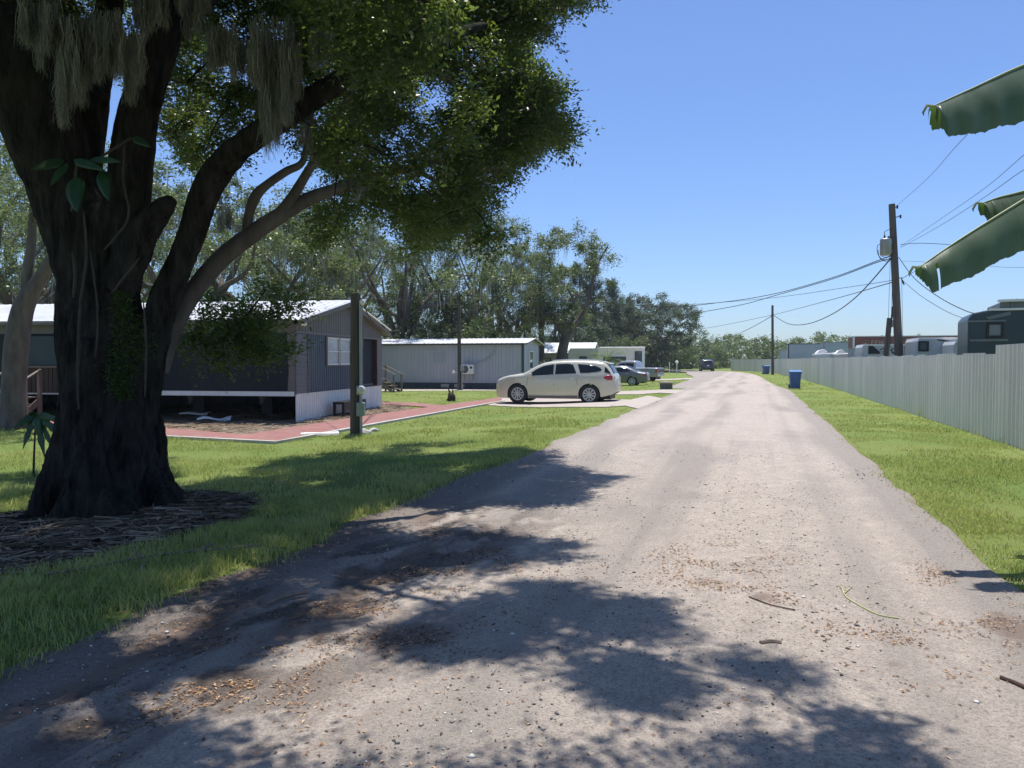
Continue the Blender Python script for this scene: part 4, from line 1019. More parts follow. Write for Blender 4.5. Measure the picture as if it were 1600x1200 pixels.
for i, (px_, Y_, sx, lb) in enumerate(((660, 55, 1.5, 'tangled shrub behind the left part of the grey roof'), (740, 56, 1.6, 'tangled shrub behind the middle of the grey roof'), (800, 58, 1.5, 'tangled shrub behind the right part of the grey roof'), (550, 50, 1.4, 'shrub behind the gable of the dark home'), (1030, 122, 2.2, 'low bush at the foot of the round oak'), (985, 105, 1.8, 'bush behind the silver pickup'), (1000, 126, 2.4, 'dark bush left of the lamp post at the bend'), (1055, 135, 2.4, 'bush left of the far dark car'), (930, 96, 2.2, 'dark bush behind the white trailer'), (1075, 150, 2.6, 'bush beyond the bend behind the far dark car'))):
    c_ = copytree(sh, gg(px_, Y_), i * 1.3, lb, sx, 'background shrubs')
    for ch in c_.children:
        if ch.name.startswith('foliage'):
            ch.data = ch.data.copy(); ch.data.materials[0] = m_bleaf if i % 2 else m_dleaf
sh['group'] = 'background shrubs'

# far wood: one mass
r = np.random.default_rng(77); V_, F_, T_ = [], [], []; off = 0; mb = MB()
for i in range(250):
    px_ = r.uniform(820, 1330) if i < 190 else r.uniform(1330, 1750); Y_ = r.uniform(150, 200); x_ = (px_ - 800) / FPX * Y_
    h_ = r.uniform(4.2, 6.6) * (1 + .10 * math.sin(px_ * .045)) * (1.0 if px_ < 1330 else .9) * Y_ / 165
    for k in range(5):
        c_ = np.array([x_ + r.normal(0, 1.3), Y_ + r.normal(0, 1.2), h_ * (.08 + .87 * k / 4) + r.normal(0, .3)])
        Pn, dr = clump_points(c_, 1.5, 75, r, .8, 6, .16); v, f, tt_ = leaves(Pn, .55, .5, .6, seed=3000 + i * 5 + k, tint=np.full(75, r.uniform(.2, .7))); V_.append(v); F_.append(f + off); T_.append(tt_); off += len(v)
tag(link('far_woods', npmesh('far_woods', np.vstack(V_), np.vstack(F_), np.concatenate(T_)), m_bleaf), 'distant band of scrubby woods closing the end of the road', 'woods', kind='stuff')
# ------------------------------------------------------------------ homes
m_slate = mat('slate_siding', (0.022, 0.028, 0.036), (0.017, 0.022, 0.029), 1.5, .7, b=.15, bscale=30, dirt=.25, dirtc=(.035, .035, .035), spec=.25)
m_slate2 = mat('slate_ribbed_siding', (0.085, 0.108, 0.145), (0.068, 0.088, 0.12), 2, .5, b=.1, dirt=.3, dirtc=(.16, .17, .18))
m_tan = mat('greige_trim', (0.18, 0.165, 0.16), (0.14, 0.13, 0.125), 2, .6, b=.12, dirt=.35, dirtc=(.15, .13, .11))
m_white = mat('white_paint', (0.86, 0.85, 0.82), (0.76, 0.75, 0.72), 2, .55, dirt=.35, dirtc=(.42, .38, .32))
m_roof = mat('white_roof_metal', (0.82, 0.82, 0.80), (0.70, 0.70, 0.69), .8, .35, metal=.1, dirt=.3, dirtc=(.3, .28, .25))
m_dark = mat('black_void', (0.012, 0.012, 0.012), None, 3, .9)
m_brown = mat('brown_boards', (0.10, 0.06, 0.042), (0.06, 0.038, 0.028), 4, .8, b=.3, stretch=(4, 4, .5))
m_wood = mat('weathered_timber', (0.27, 0.21, 0.16), (0.17, 0.13, 0.10), 5, .85, b=.4, stretch=(3, 3, .4))
m_glass = glassmat('window_glass', (0.10, 0.12, 0.13), .06)
m_blind = mat('window_blind', (0.50, 0.52, 0.54), (0.33, 0.36, 0.38), 6, .35, stretch=(.6, .6, 3), coat=.5)
m_lgrey = mat('light_grey_siding', (0.47, 0.46, 0.505), (0.41, 0.40, 0.445), .8, .6, b=.08, dirt=.25, dirtc=(.30, .30, .31))
m_skirt = mat('charcoal_skirt', (0.07, 0.075, 0.09), (0.05, 0.055, 0.065), 2, .7, dirt=.4, dirtc=(.14, .13, .12))
m_metal = mat('grey_metal', (0.36, 0.37, 0.38), (0.28, 0.29, 0.30), 3, .4, metal=.6)
m_black = mat('black_plastic', (0.02, 0.02, 0.022), None, 3, .45)

z0 = -0.2
h1 = thing('mobile_home', 'long dark slate mobile home with white corrugated skirting under its gable end', 'mobile home', (H1[0], H1[1], z0), -A9)
L1, W1 = 18.0, 7.7; FB, WT, EV, RG = .84, 2.68, 3.04, 3.86
def P(name, fn, m, par=h1, **k):
    b = MB(); fn(b); return b.build(name, m, par, **k)
def fw(b):
    # long wall with shallow board grooves
    x = -L1
    while x < -.23:
        x1 = min(x + .405, -.22); b.box(x, x1 - .003, 0, .06, FB + .10, WT); x = x1
    b.box(-L1, -.22, .02, .10, FB + .10, WT)
P('long_wall', fw, m_slate)
P('rear_wall', lambda b: b.box(-L1, 0, W1 - .1, W1, FB, EV), m_slate)
P('left_wall', lambda b: b.box(-L1, -L1 + .1, .1, W1 - .1, FB, EV), m_slate)
P('floor', lambda b: b.box(-L1 + .1, -.1, .12, W1 - .12, FB, FB + .12), m_tan)
P('white_base_trim', lambda b: (b.box(-L1, -.02, -.05, .05, FB - .03, FB + .085), b.box(-L1, -.02, -.075, -.052, FB - .05, FB - .01)), m_white)
P('eave_fascia', lambda b: (b.box(-L1, 0, -.02, .08, WT + .003, EV - .02), b.box(-L1, .05, -.30, -.27, EV - .10, EV + .02), b.box(-L1, .05, -.268, -.02, EV - .04, EV - .02)), m_tan)
def cp(b):
    b.prism([(-.24, FB - .02), (0, FB - .02), (0, WT), (-.24, WT), (-.19, 1.5)], -.035, .09, 'y')
P('corner_post', cp, m_tan)
def roof(b):
    for sgn in (0, 1):
        n = 62
        rows = []
        for q in range(2):
            y = (-.30 if sgn == 0 else W1 + .30) if q == 0 else W1 / 2; z = EV - .015 if q == 0 else RG + .02
            rw = []
            for k in range(n + 1):
                x = -L1 - .15 + (L1 + .42) * k / n
                rw += [(x, y, z), (x + .03, y, z + .05), (x + .06, y, z)]
            rows.append(rw)
        b.grid(rows)
P('metal_roof', roof, m_roof, solid=.012)
P('ridge_cap', lambda b: b.prism([(W1 / 2 - .18, RG), (W1 / 2, RG + .065), (W1 / 2 + .18, RG), (W1 / 2, RG + .03)], -L1 - .1, .28, 'x'), m_roof)
def rake(b):
    for a, c in ((-.30, W1 / 2), (W1 + .30, W1 / 2)):
        za, zc = EV - .03, RG
        b.prism([(a, za - .14), (c, zc - .14), (c, zc + .005), (a, za + .005)], .235, .27, 'x')
        b.prism([(a, za - .14), (c, zc - .14), (c, zc - .12), (a, za - .12)], .015, .234, 'x')
P('gable_trim', rake, m_tan)
# end wall facing the road: local x = 0 plane, going along y
def gable(b):
    b.corr((0.012, .0), (0.012, W1), WT + .05, 3, .20, -.018, zt=lambda t: EV - .02 + (RG - EV - .1) * (1 - abs(2 * t - 1)))
P('gable_siding', gable, m_tan)
P('gable_band', lambda b: b.box(0.003, .04, 0, W1, WT - .03, WT + .05), m_tan)
def lap(b):
    k = FB
    while k < WT - .05: b.prism([(.0, k), (.035, k), (.012, min(k + .12, WT - .03)), (0, min(k + .12, WT - .03))], .0, .80, 'y'); k += .12
    b.box(-.02, .045, .80, .85, FB, WT - .03)
P('corner_lap_siding', lap, m_tan)
def endw(b):
    for a, c, zb, zt in ((.85, 2.2, FB, WT - .03), (2.2, 4.42, FB, 1.66), (2.2, 4.42, 2.62, WT - .03), (4.42, 5.65, FB, WT - .03)):
        b.corr((0.01, a), (0.01, c), zb, zt, .165, -.022)
    b.box(-.08, -.02, .82, 5.65, FB, WT)
P('end_wall', endw, m_slate2)
P('doorway_recess', lambda b: (b.box(-.17, -.12, 5.65, 7.15, FB, WT - .03), b.box(-.12, 0, 5.65, 5.70, FB, WT - .03)), m_slate)
P('recess_side', lambda b: (b.box(-.17, .03, 7.10, 7.16, FB, WT - .03), b.box(-.115, .02, 5.70, 7.10, FB, FB + .05)), m_brown)
P('corner_board', lambda b: (b.box(-.1, .03, 7.16, W1, FB, WT - .03)), m_tan)
wf = P('window', lambda b: [b.box(-.02, .06, a, c, d, e) for a, c, d, e in ((2.18, 2.30, 1.64, 2.64), (2.30, 4.32, 1.66, 1.70), (2.30, 4.32, 2.60, 2.64), (4.32, 4.44, 1.64, 2.64), (3.27, 3.35, 1.70, 2.60))], m_tan)
for a, c in ((2.30, 3.27), (3.35, 4.32)):
    b = MB(); b.box(.035, .055, a, a + .035, 1.70, 2.60); b.box(.035, .055, c - .035, c, 1.70, 2.60); b.box(.035, .055, a + .035, c - .035, 1.70, 1.74); b.box(.035, .055, a + .035, c - .035, 2.56, 2.60); b.box(.035, .058, a + .035, c - .035, 2.13, 2.16)
    b.build('sash', m_white, wf)
    b = MB(); b.box(.010, .022, a + .03, c - .03, 1.72, 2.58); b.build('pane', m_blind, wf)
P('skirting', lambda b: (b.corr((.0, 0.02), (.0, W1 - .02), -.02, FB - .004, .155, -.02), b.box(.0, .035, .0, .03, -.02, FB - .004), b.box(-.03, .04, 0.02, W1 - .02, FB - .003, FB + .012)), m_white)
P('far_skirting', lambda b: b.corr((-L1, W1 - .05), (0, W1 - .05), -.02, FB - .004, .155, .02), m_skirt)
P('left_skirting', lambda b: b.corr((-L1, W1 - .05), (-L1, .0), -.02, FB - .004, .155, .02), m_skirt)
for k in range(7):
    P('block_pier', lambda b: (b.box(-2.6 - k * 2.5, -2.2 - k * 2.5, 2.9, 3.3, -.05, .28), b.box(-2.58 - k * 2.5, -2.22 - k * 2.5, 2.92, 3.28, .285, .62)), m_skirt)
P('floor_beam', lambda b: (b.box(-L1 + .3, -.3, 3.0, 3.12, .62, .84), b.box(-L1 + .3, -.3, 5.0, 5.12, .62, .84)), m_skirt)
for k, x in enumerate((-1.25, -3.6, -5.6)):
    P('hanging_insulation', lambda b: b.tube([(x, .35, FB - .02), (x + .05, .33, FB - .18), (x - .03, .36, FB - .33)], [.12, .10, .03], 7), m_skirt, smooth=True)
# porch with board half-wall at the left part
P('porch_boards', lambda b: [b.box(-9.0 + k * .15, -8.87 + k * .15, -.10, -.06, FB, 1.62) for k in range(18)], m_brown)
for x_ in (-9.12, -6.2): P('porch_post', lambda b: b.box(x_, x_ + .12, -.14, -.02, FB - .1, 2.66), m_brown)
P('porch_rail', lambda b: b.box(-9.0, -6.2, -.15, -.03, 1.62, 1.68), m_wood)
P('porch_screen', lambda b: b.box(-8.98, -6.2, -.075, -.055, 1.70, 2.60), mat('teal_screen', (.045, .07, .075), (.035, .055, .06), 2, .6))
lamp = thing('floodlight', 'twin white floodlight under the roof corner of the dark home', 'floodlight', h1.location, -A9)
for q, yy in enumerate((-.02, .16)):
    b = MB(); b.lathe([(0, 0), (.06, 0), (.075, -.10), (0, -.115)], 12, Matrix.Translation((.13, .25 + yy, EV - .12)) @ Matrix.Rotation(R(-35), 4, 'X')); b.build('lamp_head', m_white, lamp, smooth=True)
b = MB(); b.box(.03, .10, .22, .36, EV - .10, EV - .02); b.build('mount', m_white, lamp)

def steps(name, label, loc_, rz, m, nst=4, wd=1.0, rise=.19, run=.27, post=1.0):
    t_ = thing(name, label, 'steps', loc_, rz)
    for k in range(nst): b = MB(); b.box(k * run, (k + 1) * run + .03, -wd / 2, wd / 2, (k + 1) * rise - .04, (k + 1) * rise); b.build('tread', m, t_)
    for s_ in (-1, 1):
        b = MB(); b.prism([(0, 0), (nst * run, (nst) * rise - .045), (nst * run, (nst) * rise - .28), (.25, 0)], s_ * wd / 2 - .02, s_ * wd / 2 + .02, 'y'); b.build('stringer', m, t_)
        for x_, z_ in ((.06, 0), (nst * run, (nst - 1) * rise)): b = MB(); b.box(x_ - .045, x_ + .045, s_ * (wd / 2 + .06) - .045, s_ * (wd / 2 + .06) + .045, 0, z_ + post); b.build('post', m, t_)
        b = MB(); b.bar((-.05, s_ * (wd / 2 + .06), post + .0), (nst * run + .05, s_ * (wd / 2 + .06), post + (nst - 1) * rise), .09, .04); b.build('handrail', m, t_)
    return t_
q_ = h1pt(-8.35, -1.9); steps('wooden_steps', 'weathered wooden steps by the brown porch boards at the left edge', (q_[0], q_[1], z0), -A9 + PI / 2, m_wood, 4, 1.0)
q_ = G(613, 611.5); steps('wooden_steps', 'small wooden steps with white handrail between the two homes', (q_.x + .5, q_.y - .8, q_.z), R(165), m_wood, 4, 1.0)

# grey home
h2 = thing('mobile_home', 'light grey mobile home with thin metal roof and charcoal skirt behind the cream car', 'mobile home', (H2[0], H2[1], z0), -A14)
L2, W2, EV2, RG2 = 16.0, 4.4, 2.95, 3.3
def Q2(name, fn, m, **k): return P(name, fn, m, h2, **k)
def g2(b):
    x = -L2
    r_ = random.Random(3)
    while x < -.12:
        wd_ = r_.choice((.20, .31, .31, .20)); x1 = min(x + wd_, -.12); b.box(x, x1 - .014, 0, .05, .40, EV2 - .03); x = x1
    b.box(-L2, -.12, .02, .10, .40, EV2 - .03)
Q2('front_wall', g2, m_lgrey)
def g3(b):
    y = .1
    while y < W2 - .12:
        y1 = min(y + .31, W2 - .1); zt_ = EV2 - .04 + (RG2 - EV2) * (1 - abs(2 * (y + .15) / W2 - 1)); b.box(-.05, 0, y, y1 - .014, .40, zt_); y = y1
    b.box(-.1, -.02, .1, W2 - .1, .40, EV2 - .04)
Q2('end_wall', g3, m_lgrey)
Q2('rear_wall', lambda b: (b.box(-L2, 0, W2 - .08, W2, .4, EV2), b.box(-L2, -L2 + .08, .1, W2 - .08, .4, EV2)), m_lgrey)
Q2('corner_trim', lambda b: (b.box(-.12, .02, -.02, .1, .38, EV2 - .05), b.box(-.10, .02, W2 - .1, W2 + .02, .38, EV2 - .05)), m_skirt)
Q2('skirt', lambda b: (b.corr((-L2, .03), (-.02, .03), -.02, .40, .31, -.015), b.corr((-.03, .03), (-.03, W2), -.02, .40, .31, .015), b.box(-L2, -.02, .0, .05, .385, .41)), m_skirt)
def r2(b):
    n = 50
    for y0_, z0_, y1_, z1_ in ((-.22, EV2 - .02, W2 / 2, RG2), (W2 / 2, RG2, W2 + .45, EV2 - .06)):
        rows = []
        for y, z in ((y0_, z0_), (y1_, z1_)):
            rw = []
            for k in range(n + 1):
                x = -L2 - .1 + (L2 + .35) * k / n; rw += [(x, y, z), (x + .03, y, z + .028), (x + .06, y, z)]
            rows.append(rw)
        b.grid(rows)
Q2('metal_roof', r2, m_roof, solid=.012)
Q2('eave_trim', lambda b: (b.box(-L2, .1, -.20, -.17, EV2 - .12, EV2 - .03), b.box(-L2, .1, -.17, .0, EV2 - .07, EV2 - .05)), m_skirt)
Q2('rake_trim', lambda b: (b.prism([(-.2, EV2 - .13), (W2 / 2, RG2 - .12), (W2 / 2, RG2 - .02), (-.2, EV2 - .04)], .17, .2, 'x'), b.prism([(W2 / 2, RG2 - .12), (W2 + .42, EV2 - .17), (W2 + .42, EV2 - .08), (W2 / 2, RG2 - .02)], .17, .2, 'x')), m_skirt)
def win(par, x0, x1, zb, zt, mm, glass=m_glass, y=-.0, bars=1, name='window', axis='x'):
    def bx(b, a, c, d, e, p, q):
        b.box(a, c, y - q, y - p, d, e) if axis == 'x' else b.box(y + p, y + q, a, c, d, e)
    b = MB(); f_ = .06
    bx(b, x0 - f_, x1 + f_, zt, zt + f_, .003, .05); bx(b, x0 - f_, x1 + f_, zb - f_, zb, .003, .05); bx(b, x0 - f_, x0, zb, zt, .003, .05); bx(b, x1, x1 + f_, zb, zt, .003, .05)
    for k in range(1, bars + 1): z = zb + (zt - zb) * k / (bars + 1); bx(b, x0, x1, z - .02, z + .02, .012, .045)
    o = b.build(name, mm, par); b = MB(); bx(b, x0, x1, zb, zt, .004, .011); b.build('pane', glass, o); return o
def h2x(px):   # local x on the front wall under photo column px
    k = (px - 800) / FPX; ca, sa = math.cos(A14), math.sin(A14)
    return (k * H2[1] - H2[0]) / (ca + k * sa)
m_louv = mat('louvre_glass', (.42, .45, .48), (.30, .33, .36), 8, .3, stretch=(.3, .3, 4))
win(h2, h2x(678), h2x(695), 1.72, 2.38, m_lgrey, m_louv, 0, 2)
win(h2, 1.55, 2.55, 1.35, 2.4, m_white, m_glass, 0.0, 1, axis='y')
b = MB(); b.tube(catmull([(h2x(741), -.07, 1.62), (h2x(752), -.06, 1.75), (h2x(765), -.06, 2.0), (h2x(773), -.06, 2.4), (h2x(774.5), -.06, 2.62), (h2x(774.5), .03, 2.64)], 6), .035, 8); b.build('conduit', m_lgrey, h2, smooth=True)
b = MB(); b.box(-5.5, -4.95, -.035, -.018, .1, .32); b.box(-4.6, -3.9, -.035, -.018, .1, .32); b.build('crawl_vent', m_metal, h2)
ac = thing('air_conditioner', 'white split air conditioner unit mounted on the grey home wall', 'air conditioner', (*h2pt(h2x(733), -.34), z0 + .98), -A14)
b = MB(); b.box(-.42, .42, -.15, .15, 0, .60); b.build('case', m_white, ac, bevel=.02)
M_ = Matrix.Translation((-.13, -.155, .30)); b = MB()
for k in range(5): b.lathe([(.05 + k * .045, -.006), (.058 + k * .045, -.014), (.066 + k * .045, -.006)], 28, M_)
for k in range(8): a = k * PI / 4; b.bar(M_ @ Vector((0, -.008, 0)), M_ @ Vector((math.cos(a) * .24, -.008, math.sin(a) * .24)), .008)
b.build('fan_grille', m_metal, ac)
b = MB(); b.lathe([(0, -.003), (.245, -.003)], 28, M_); b.build('fan_opening', m_black, ac)
b = MB(); b.box(.22, .36, -.158, -.151, .34, .48); b.build('side_grille', m_black, ac)
for s_ in (-.32, .32): b = MB(); b.box(s_ - .02, s_ + .02, -.16, .33, -.05, -.002); b.box(s_ - .02, s_ + .02, .30, .335, -.35, -.05); b.build('bracket', m_metal, ac)

# small beige home and trailers farther up the street
def local(t, fnn, name, m, **k): b = MB(); fnn(b); return b.build(name, m, t, **k)
m_beige = mat('beige_siding', (0.38, 0.355, 0.31), (0.31, 0.29, 0.255), 1.5, .7, dirt=.3)
hx = gg(866, 80); h3 = thing('mobile_home', 'small beige home with white metal roof behind the grey home', 'mobile home', hx, -R(16))
local(h3, lambda b: b.box(-5, 4, 0, 4, .1, 2.6), 'walls', m_beige)
local(h3, lambda b: (b.grid([[(-5.4, -.5, 2.62), (4.3, -.5, 2.62)], [(-5.4, 2, 3.75), (4.3, 2, 3.75)], [(-5.4, 4.5, 2.62), (4.3, 4.5, 2.62)]])), 'roof', m_roof, solid=.06)
win(h3, -1.9, -.3, 1.5, 2.1, m_beige, m_glass, 0, 0); win(h3, 2.0, 3.0, 1.4, 2.2, m_white, m_glass, 0, 1)
hx = gg(908, 84); h4 = thing('mobile_home', 'cream trailer home with flat white awning roof and small gable', 'mobile home', hx, -R(16))
local(h4, lambda b: b.box(-3.2, 3.0, .8, 4, .1, 2.75), 'walls', m_beige)
local(h4, lambda b: (b.box(-3.4, 3.2, -1.6, 4.2, 2.78, 2.9), b.box(-3.4, 3.2, -1.62, -1.58, 2.66, 2.78)), 'awning_roof', m_white)
local(h4, lambda b: b.prism([(-3.4, 2.9), (-1.9, 3.95), (-.6, 2.9)], -.9, 3.6, 'y'), 'gable', m_roof)
for k, x_ in enumerate((-3.2, -.8, 1.4, 3.0)): local(h4, lambda b: b.box(x_, x_ + .09, -1.5, -1.41, 0, 2.78), 'awning_post', m_white)
win(h4, -1.8, -1.0, .5, 2.3, m_white, m_blind, .8, 0, 'door'); win(h4, 0.0, 1.6, 1.3, 2.2, m_white, m_blind, .8, 1)
def camper(name, label, loc_, rz, L, H_, Wd, body, stripe=None, wins=(), nose=.25, acs=(0,), swoosh=0, doorx=None, group=None, mroof=None):
    t_ = thing(name, label, 'travel trailer', loc_, rz, group)
    pr = [(-L / 2, .55), (-L / 2 + nose * .6, .45), (L / 2, .45), (L / 2, H_ - .12), (L / 2 - .1, H_), (-L / 2 + nose, H_), (-L / 2 + .05, H_ - nose * 1.2)]
    local(t_, lambda b: b.prism(pr, 0, Wd, 'y'), 'body', body, bevel=.05)
    local(t_, lambda b: b.box(-L / 2 + nose, L / 2 - .05, -.03, Wd + .03, H_ - .06, H_ + .02), 'roof_edge', mroof or m_white)
    for x_ in acs: local(t_, lambda b: b.prism([(x_ - .35, H_ + .02), (x_ + .35, H_ + .02), (x_ + .25, H_ + .14), (x_ - .28, H_ + .15)], Wd * .35, Wd * .65, 'y'), 'roof_unit', m_white, bevel=.03)
    for a, c, d, e in wins: win(t_, a, c, d, e, m_black, m_glass, 0, 0)
    if doorx is not None: win(t_, doorx, doorx + .65, .65, 2.4, body, body, 0, 0, 'door')
    for s_ in (-.5, .5):
        b = MB(); b.lathe([(0, -.1), (.2, -.1), (.33, -.08), (.35, .0), (.33, .1), (0, .1)], 18, Matrix.Translation((s_ + .4, .12, .35))); b.build('wheel', m_black, t_, smooth=True)
    return t_
m_cream = mat('cream_gelcoat', (0.66, 0.64, 0.58), (0.58, 0.56, 0.51), 1, .4, dirt=.3, dirtc=(.35, .32, .27))
m_silver = mat('pale_grey_gelcoat', (0.52, 0.54, 0.56), (0.45, 0.47, 0.5), 1, .4, dirt=.3, dirtc=(.3, .3, .3))
rv = camper('travel_trailer', 'cream travel trailer with roof unit between the beige homes and the bright palm', gg(934, 78), -R(16), 6.4, 3.1, 2.4, m_cream, wins=((-1.9, -1.2, 1.5, 2.2), (.6, 1.6, 1.5, 2.2)), acs=(1.0,))
rv2 = camper('motorhome', 'white motorhome with dark side window and awning, end of the driveway row', gg(968, 76), -R(16), 4.6, 3.15, 2.4, m_white, wins=((-1.6, .6, 1.25, 2.15), (1.6, 2.2, .9, 2.7)), acs=())
rv2['category'] = 'motorhome'
local(rv2, lambda b: (b.tube([(-2, -.35, 3.12), (2.6, -.35, 3.12)], .09, 8), b.bar((2.5, -.3, .5), (2.5, -.3, 3.1), .05)), 'awning', m_white)

# ------------------------------------------------------------------ things on the near lot
b = MB(); b.box(-.75, .75, -.22, .22, .40, .46); 
bench = thing('bench', 'low black bench against the white skirting of the dark home', 'bench', (*h1pt(.50, 3.05), z0 + .012), -A9 + PI / 2)
b = MB(); b.box(-1.0, 1.0, -.2, .2, .42, .50); b.box(-1.0, 1.0, -.2, -.16, .20, .418); b.build('seat', m_black, bench, bevel=.01)
for sx in (-.93, .93):
    for sy in (-.14, .16): b = MB(); b.box(sx - .04, sx + .04, sy - .04, sy + .04, 0, .418); b.build('leg', m_black, bench)
def plank(label, px, py, L_, w_, a, tilt=.0, h=.03, z=.03):
    g = G(px, py); o = thing('white_panel', label, 'panel', (g.x, g.y, g.z + z), a, 'loose white panels')
    b = MB(); 
    b.grid([[(-L_ / 2 + L_ * i / 6, -w_ / 2, .0 + tilt * math.sin(i)), (-L_ / 2 + L_ * i / 6, -w_ / 2 + .02, .05 + tilt * math.sin(i)), (-L_ / 2 + L_ * i / 6, w_ / 2, .06 + tilt * math.sin(i * 1.3))] for i in range(7)]); b.build('sheet', m_white, o, solid=.012)
plank('white panel under the dark home edge, upper of two lying on the litter', 306, 652, .95, .32, -A9 + .05, .02, z=.10)
plank('bent white panel lying on litter just right of another panel', 335, 659, .95, .22, -A9 + .35, .05, z=.06)
plank('short white panel at the foot of the utility post', 500, 682, .9, .16, .35, .01, z=.03)
stone = MB()
g = G(575, 676)
def rock(name, label, g, sx, sy, sz, seed, m, cat='stone', group=None):
    bm = bmesh.new(); bmesh.ops.create_icosphere(bm, subdivisions=3, radius=1)
    for v in bm.verts:
        nn = mnoise.noise(v.co * 1.4 + Vector((seed, 0, 0))) * .35 + mnoise.noise(v.co * 4 + Vector((seed, 0, 0))) * .1
        v.co = v.co * (1 + nn); v.co = Vector((v.co.x * sx, v.co.y * sy, max(v.co.z * sz, -sz * .3)))
    me = bpy.data.meshes.new(name); bm.to_mesh(me); bm.free(); o = link(name, me, m, smooth=True); o.location = (g.x, g.y, g.z + sz * .25); return tag(o, label, cat, group)
m_stone = mat('pale_stone', (.55, .53, .50), (.38, .36, .33), 6, .9, b=.4)
rock('stone', 'pale white stone at the right foot of the utility post', G(569, 678), .17, .12, .10, 1, m_stone, group='stones at the post foot')
rock('stone', 'smaller pale stone beside the stone at the utility post', G(584, 674), .13, .1, .07, 4, m_stone, group='stones at the post foot')
m_rust = mat('dark_rusty_brown', (.07, .042, .03), (.035, .024, .02), 14, .85, b=.9, bscale=30)
stp = rock('tree_stump', 'small dark brown stump on the lawn before the grey home', G(705, 627), .20, .18, .34, 9, m_rust, 'stump')
b = MB(); b.tube([(0, 0, .2), (-.10, 0, .40), (-.13, 0, .50)], [.05, .04, .015], 6); b.tube([(.05, 0, .2), (.08, 0, .38), (.06, 0, .47)], [.05, .035, .01], 6); b.build('broken_stem', m_rust, stp)
cb = thing('concrete_block', 'pale topped grey concrete box at the kerb by the second driveway', 'concrete block', tuple(G(1041, 608)), -R(18))
b = MB(); b.box(-.33, .33, -.25, .25, -.02, .33); b.build('box_body', mat('shaded_side_concrete', (.18, .17, .16), (.10, .095, .09), 5, .9, b=.4), cb, bevel=.01)  # sides darker than the cap: sun and shade put into the colour
b = MB(); b.box(-.37, .37, -.29, .29, .333, .42); b.build('cap', m_conc, cb, bevel=.02)
# sticks
for nm, lb, pts, rr, mm in (('stick', 'short grey stick on the road just inside the shadow edge', [(1188, 1004), (1205, 1002), (1221, 1004)], .012, m_wood),
                            ('stick', 'thin twig lying beside the brown leaf patch on the road', [(1170, 932), (1205, 945), (1243, 953)], .004, m_brown),
                            ('stick', 'brown stick at the right road edge near the frame border', [(1563, 1058), (1585, 1066), (1602, 1074)], .010, m_brown),
                            ('stick', 'long broken branch piece in the shade on the dirt left of centre', [(415, 944), (440, 933), (470, 926), (480, 925)], .015, m_wood),
                            ('stick', 'thin pale twig lying on dark asphalt at the lower left grass edge', [(322, 948), (340, 938), (356, 934)], .006, m_wood),
                            ('green_vine_piece', 'yellow green vine piece curling on the sunlit road', [(1316, 920), (1322, 932), (1340, 944), (1372, 960), (1405, 966)], .0042, mat('yellow_green_vine', (.52, .52, .26), (.40, .42, .2), 8, .7))):
    mb = MB(); Pq = [G(a, b_, .045) for a, b_ in pts]; mb.tube(catmull([tuple(p) for p in Pq], 4), rr, 6); 
    if nm.startswith('green'):
        for e in ((1332, 914), (1310, 912)): mb.tube([G(1320, 926, .045), G(e[0], e[1], .05)], [rr, .002], 5)
    tag(mb.build(nm, mm, smooth=True), lb, 'twig' if nm == 'stick' else 'vine', 'sticks on the road' if nm == 'stick' else None)
br = MB()
for pts in ([(70, 897), (150, 885), (225, 870), (335, 858), (410, 852)], [(225, 880), (215, 895)], [(225, 872), (205, 858)], [(300, 863), (330, 850)]):
    br.tube(catmull([tuple(G(a, b_, .05)) for a, b_ in pts], 4), [.012] * (len(pts) * 4 - 3), 6)
tag(br.build('fallen_branch', m_wood, smooth=True), 'pale forked dead branch on the soil in front of the big tree', 'branch')
# ------------------------------------------------------------------ vehicles
def paint(name, c, rough=.28, metal=.25):
    m, n, l, bs = nodes_of(name); t = tex(n, l, 3, 6, .6)
    l.new(mix(n, l, ramp(n, l, t, [(.35, 0), (.75, .35)]), c, tuple(v * .85 + .02 for v in c)), bs.inputs['Base Color'])
    bs.inputs['Metallic'].default_value = metal; bs.inputs['Roughness'].default_value = rough; bs.inputs['Coat Weight'].default_value = .6; bs.inputs['Coat Roughness'].default_value = .08
    return m
m_tyre = mat('tyre_rubber', (.022, .022, .023), (.03, .03, .03), 8, .85)
m_rim = mat('silver_alloy', (.55, .56, .57), (.45, .46, .47), 5, .35, metal=.5)
m_cglass = glassmat('car_glass', (.012, .016, .018), .06); m_cglass.node_tree.nodes['Principled BSDF'].inputs['Specular IOR Level'].default_value = .35; m_cglass.node_tree.nodes['Principled BSDF'].inputs['Coat Weight'].default_value = 0
m_seam = mat('door_gap', (.02, .02, .02), None, 3, .8)
m_red = mat('red_lens', (.38, .02, .02), (.30, .015, .015), 4, .2, coat=.8)
m_lens = mat('clear_lens', (.60, .60, .57), (.5, .5, .48), 4, .15, coat=.8)
m_chrome = mat('chrome_trim', (.7, .7, .7), (.6, .6, .6), 3, .2, metal=.9)
m_trim = mat('grey_cladding', (.16, .16, .155), (.13, .13, .125), 3, .6)

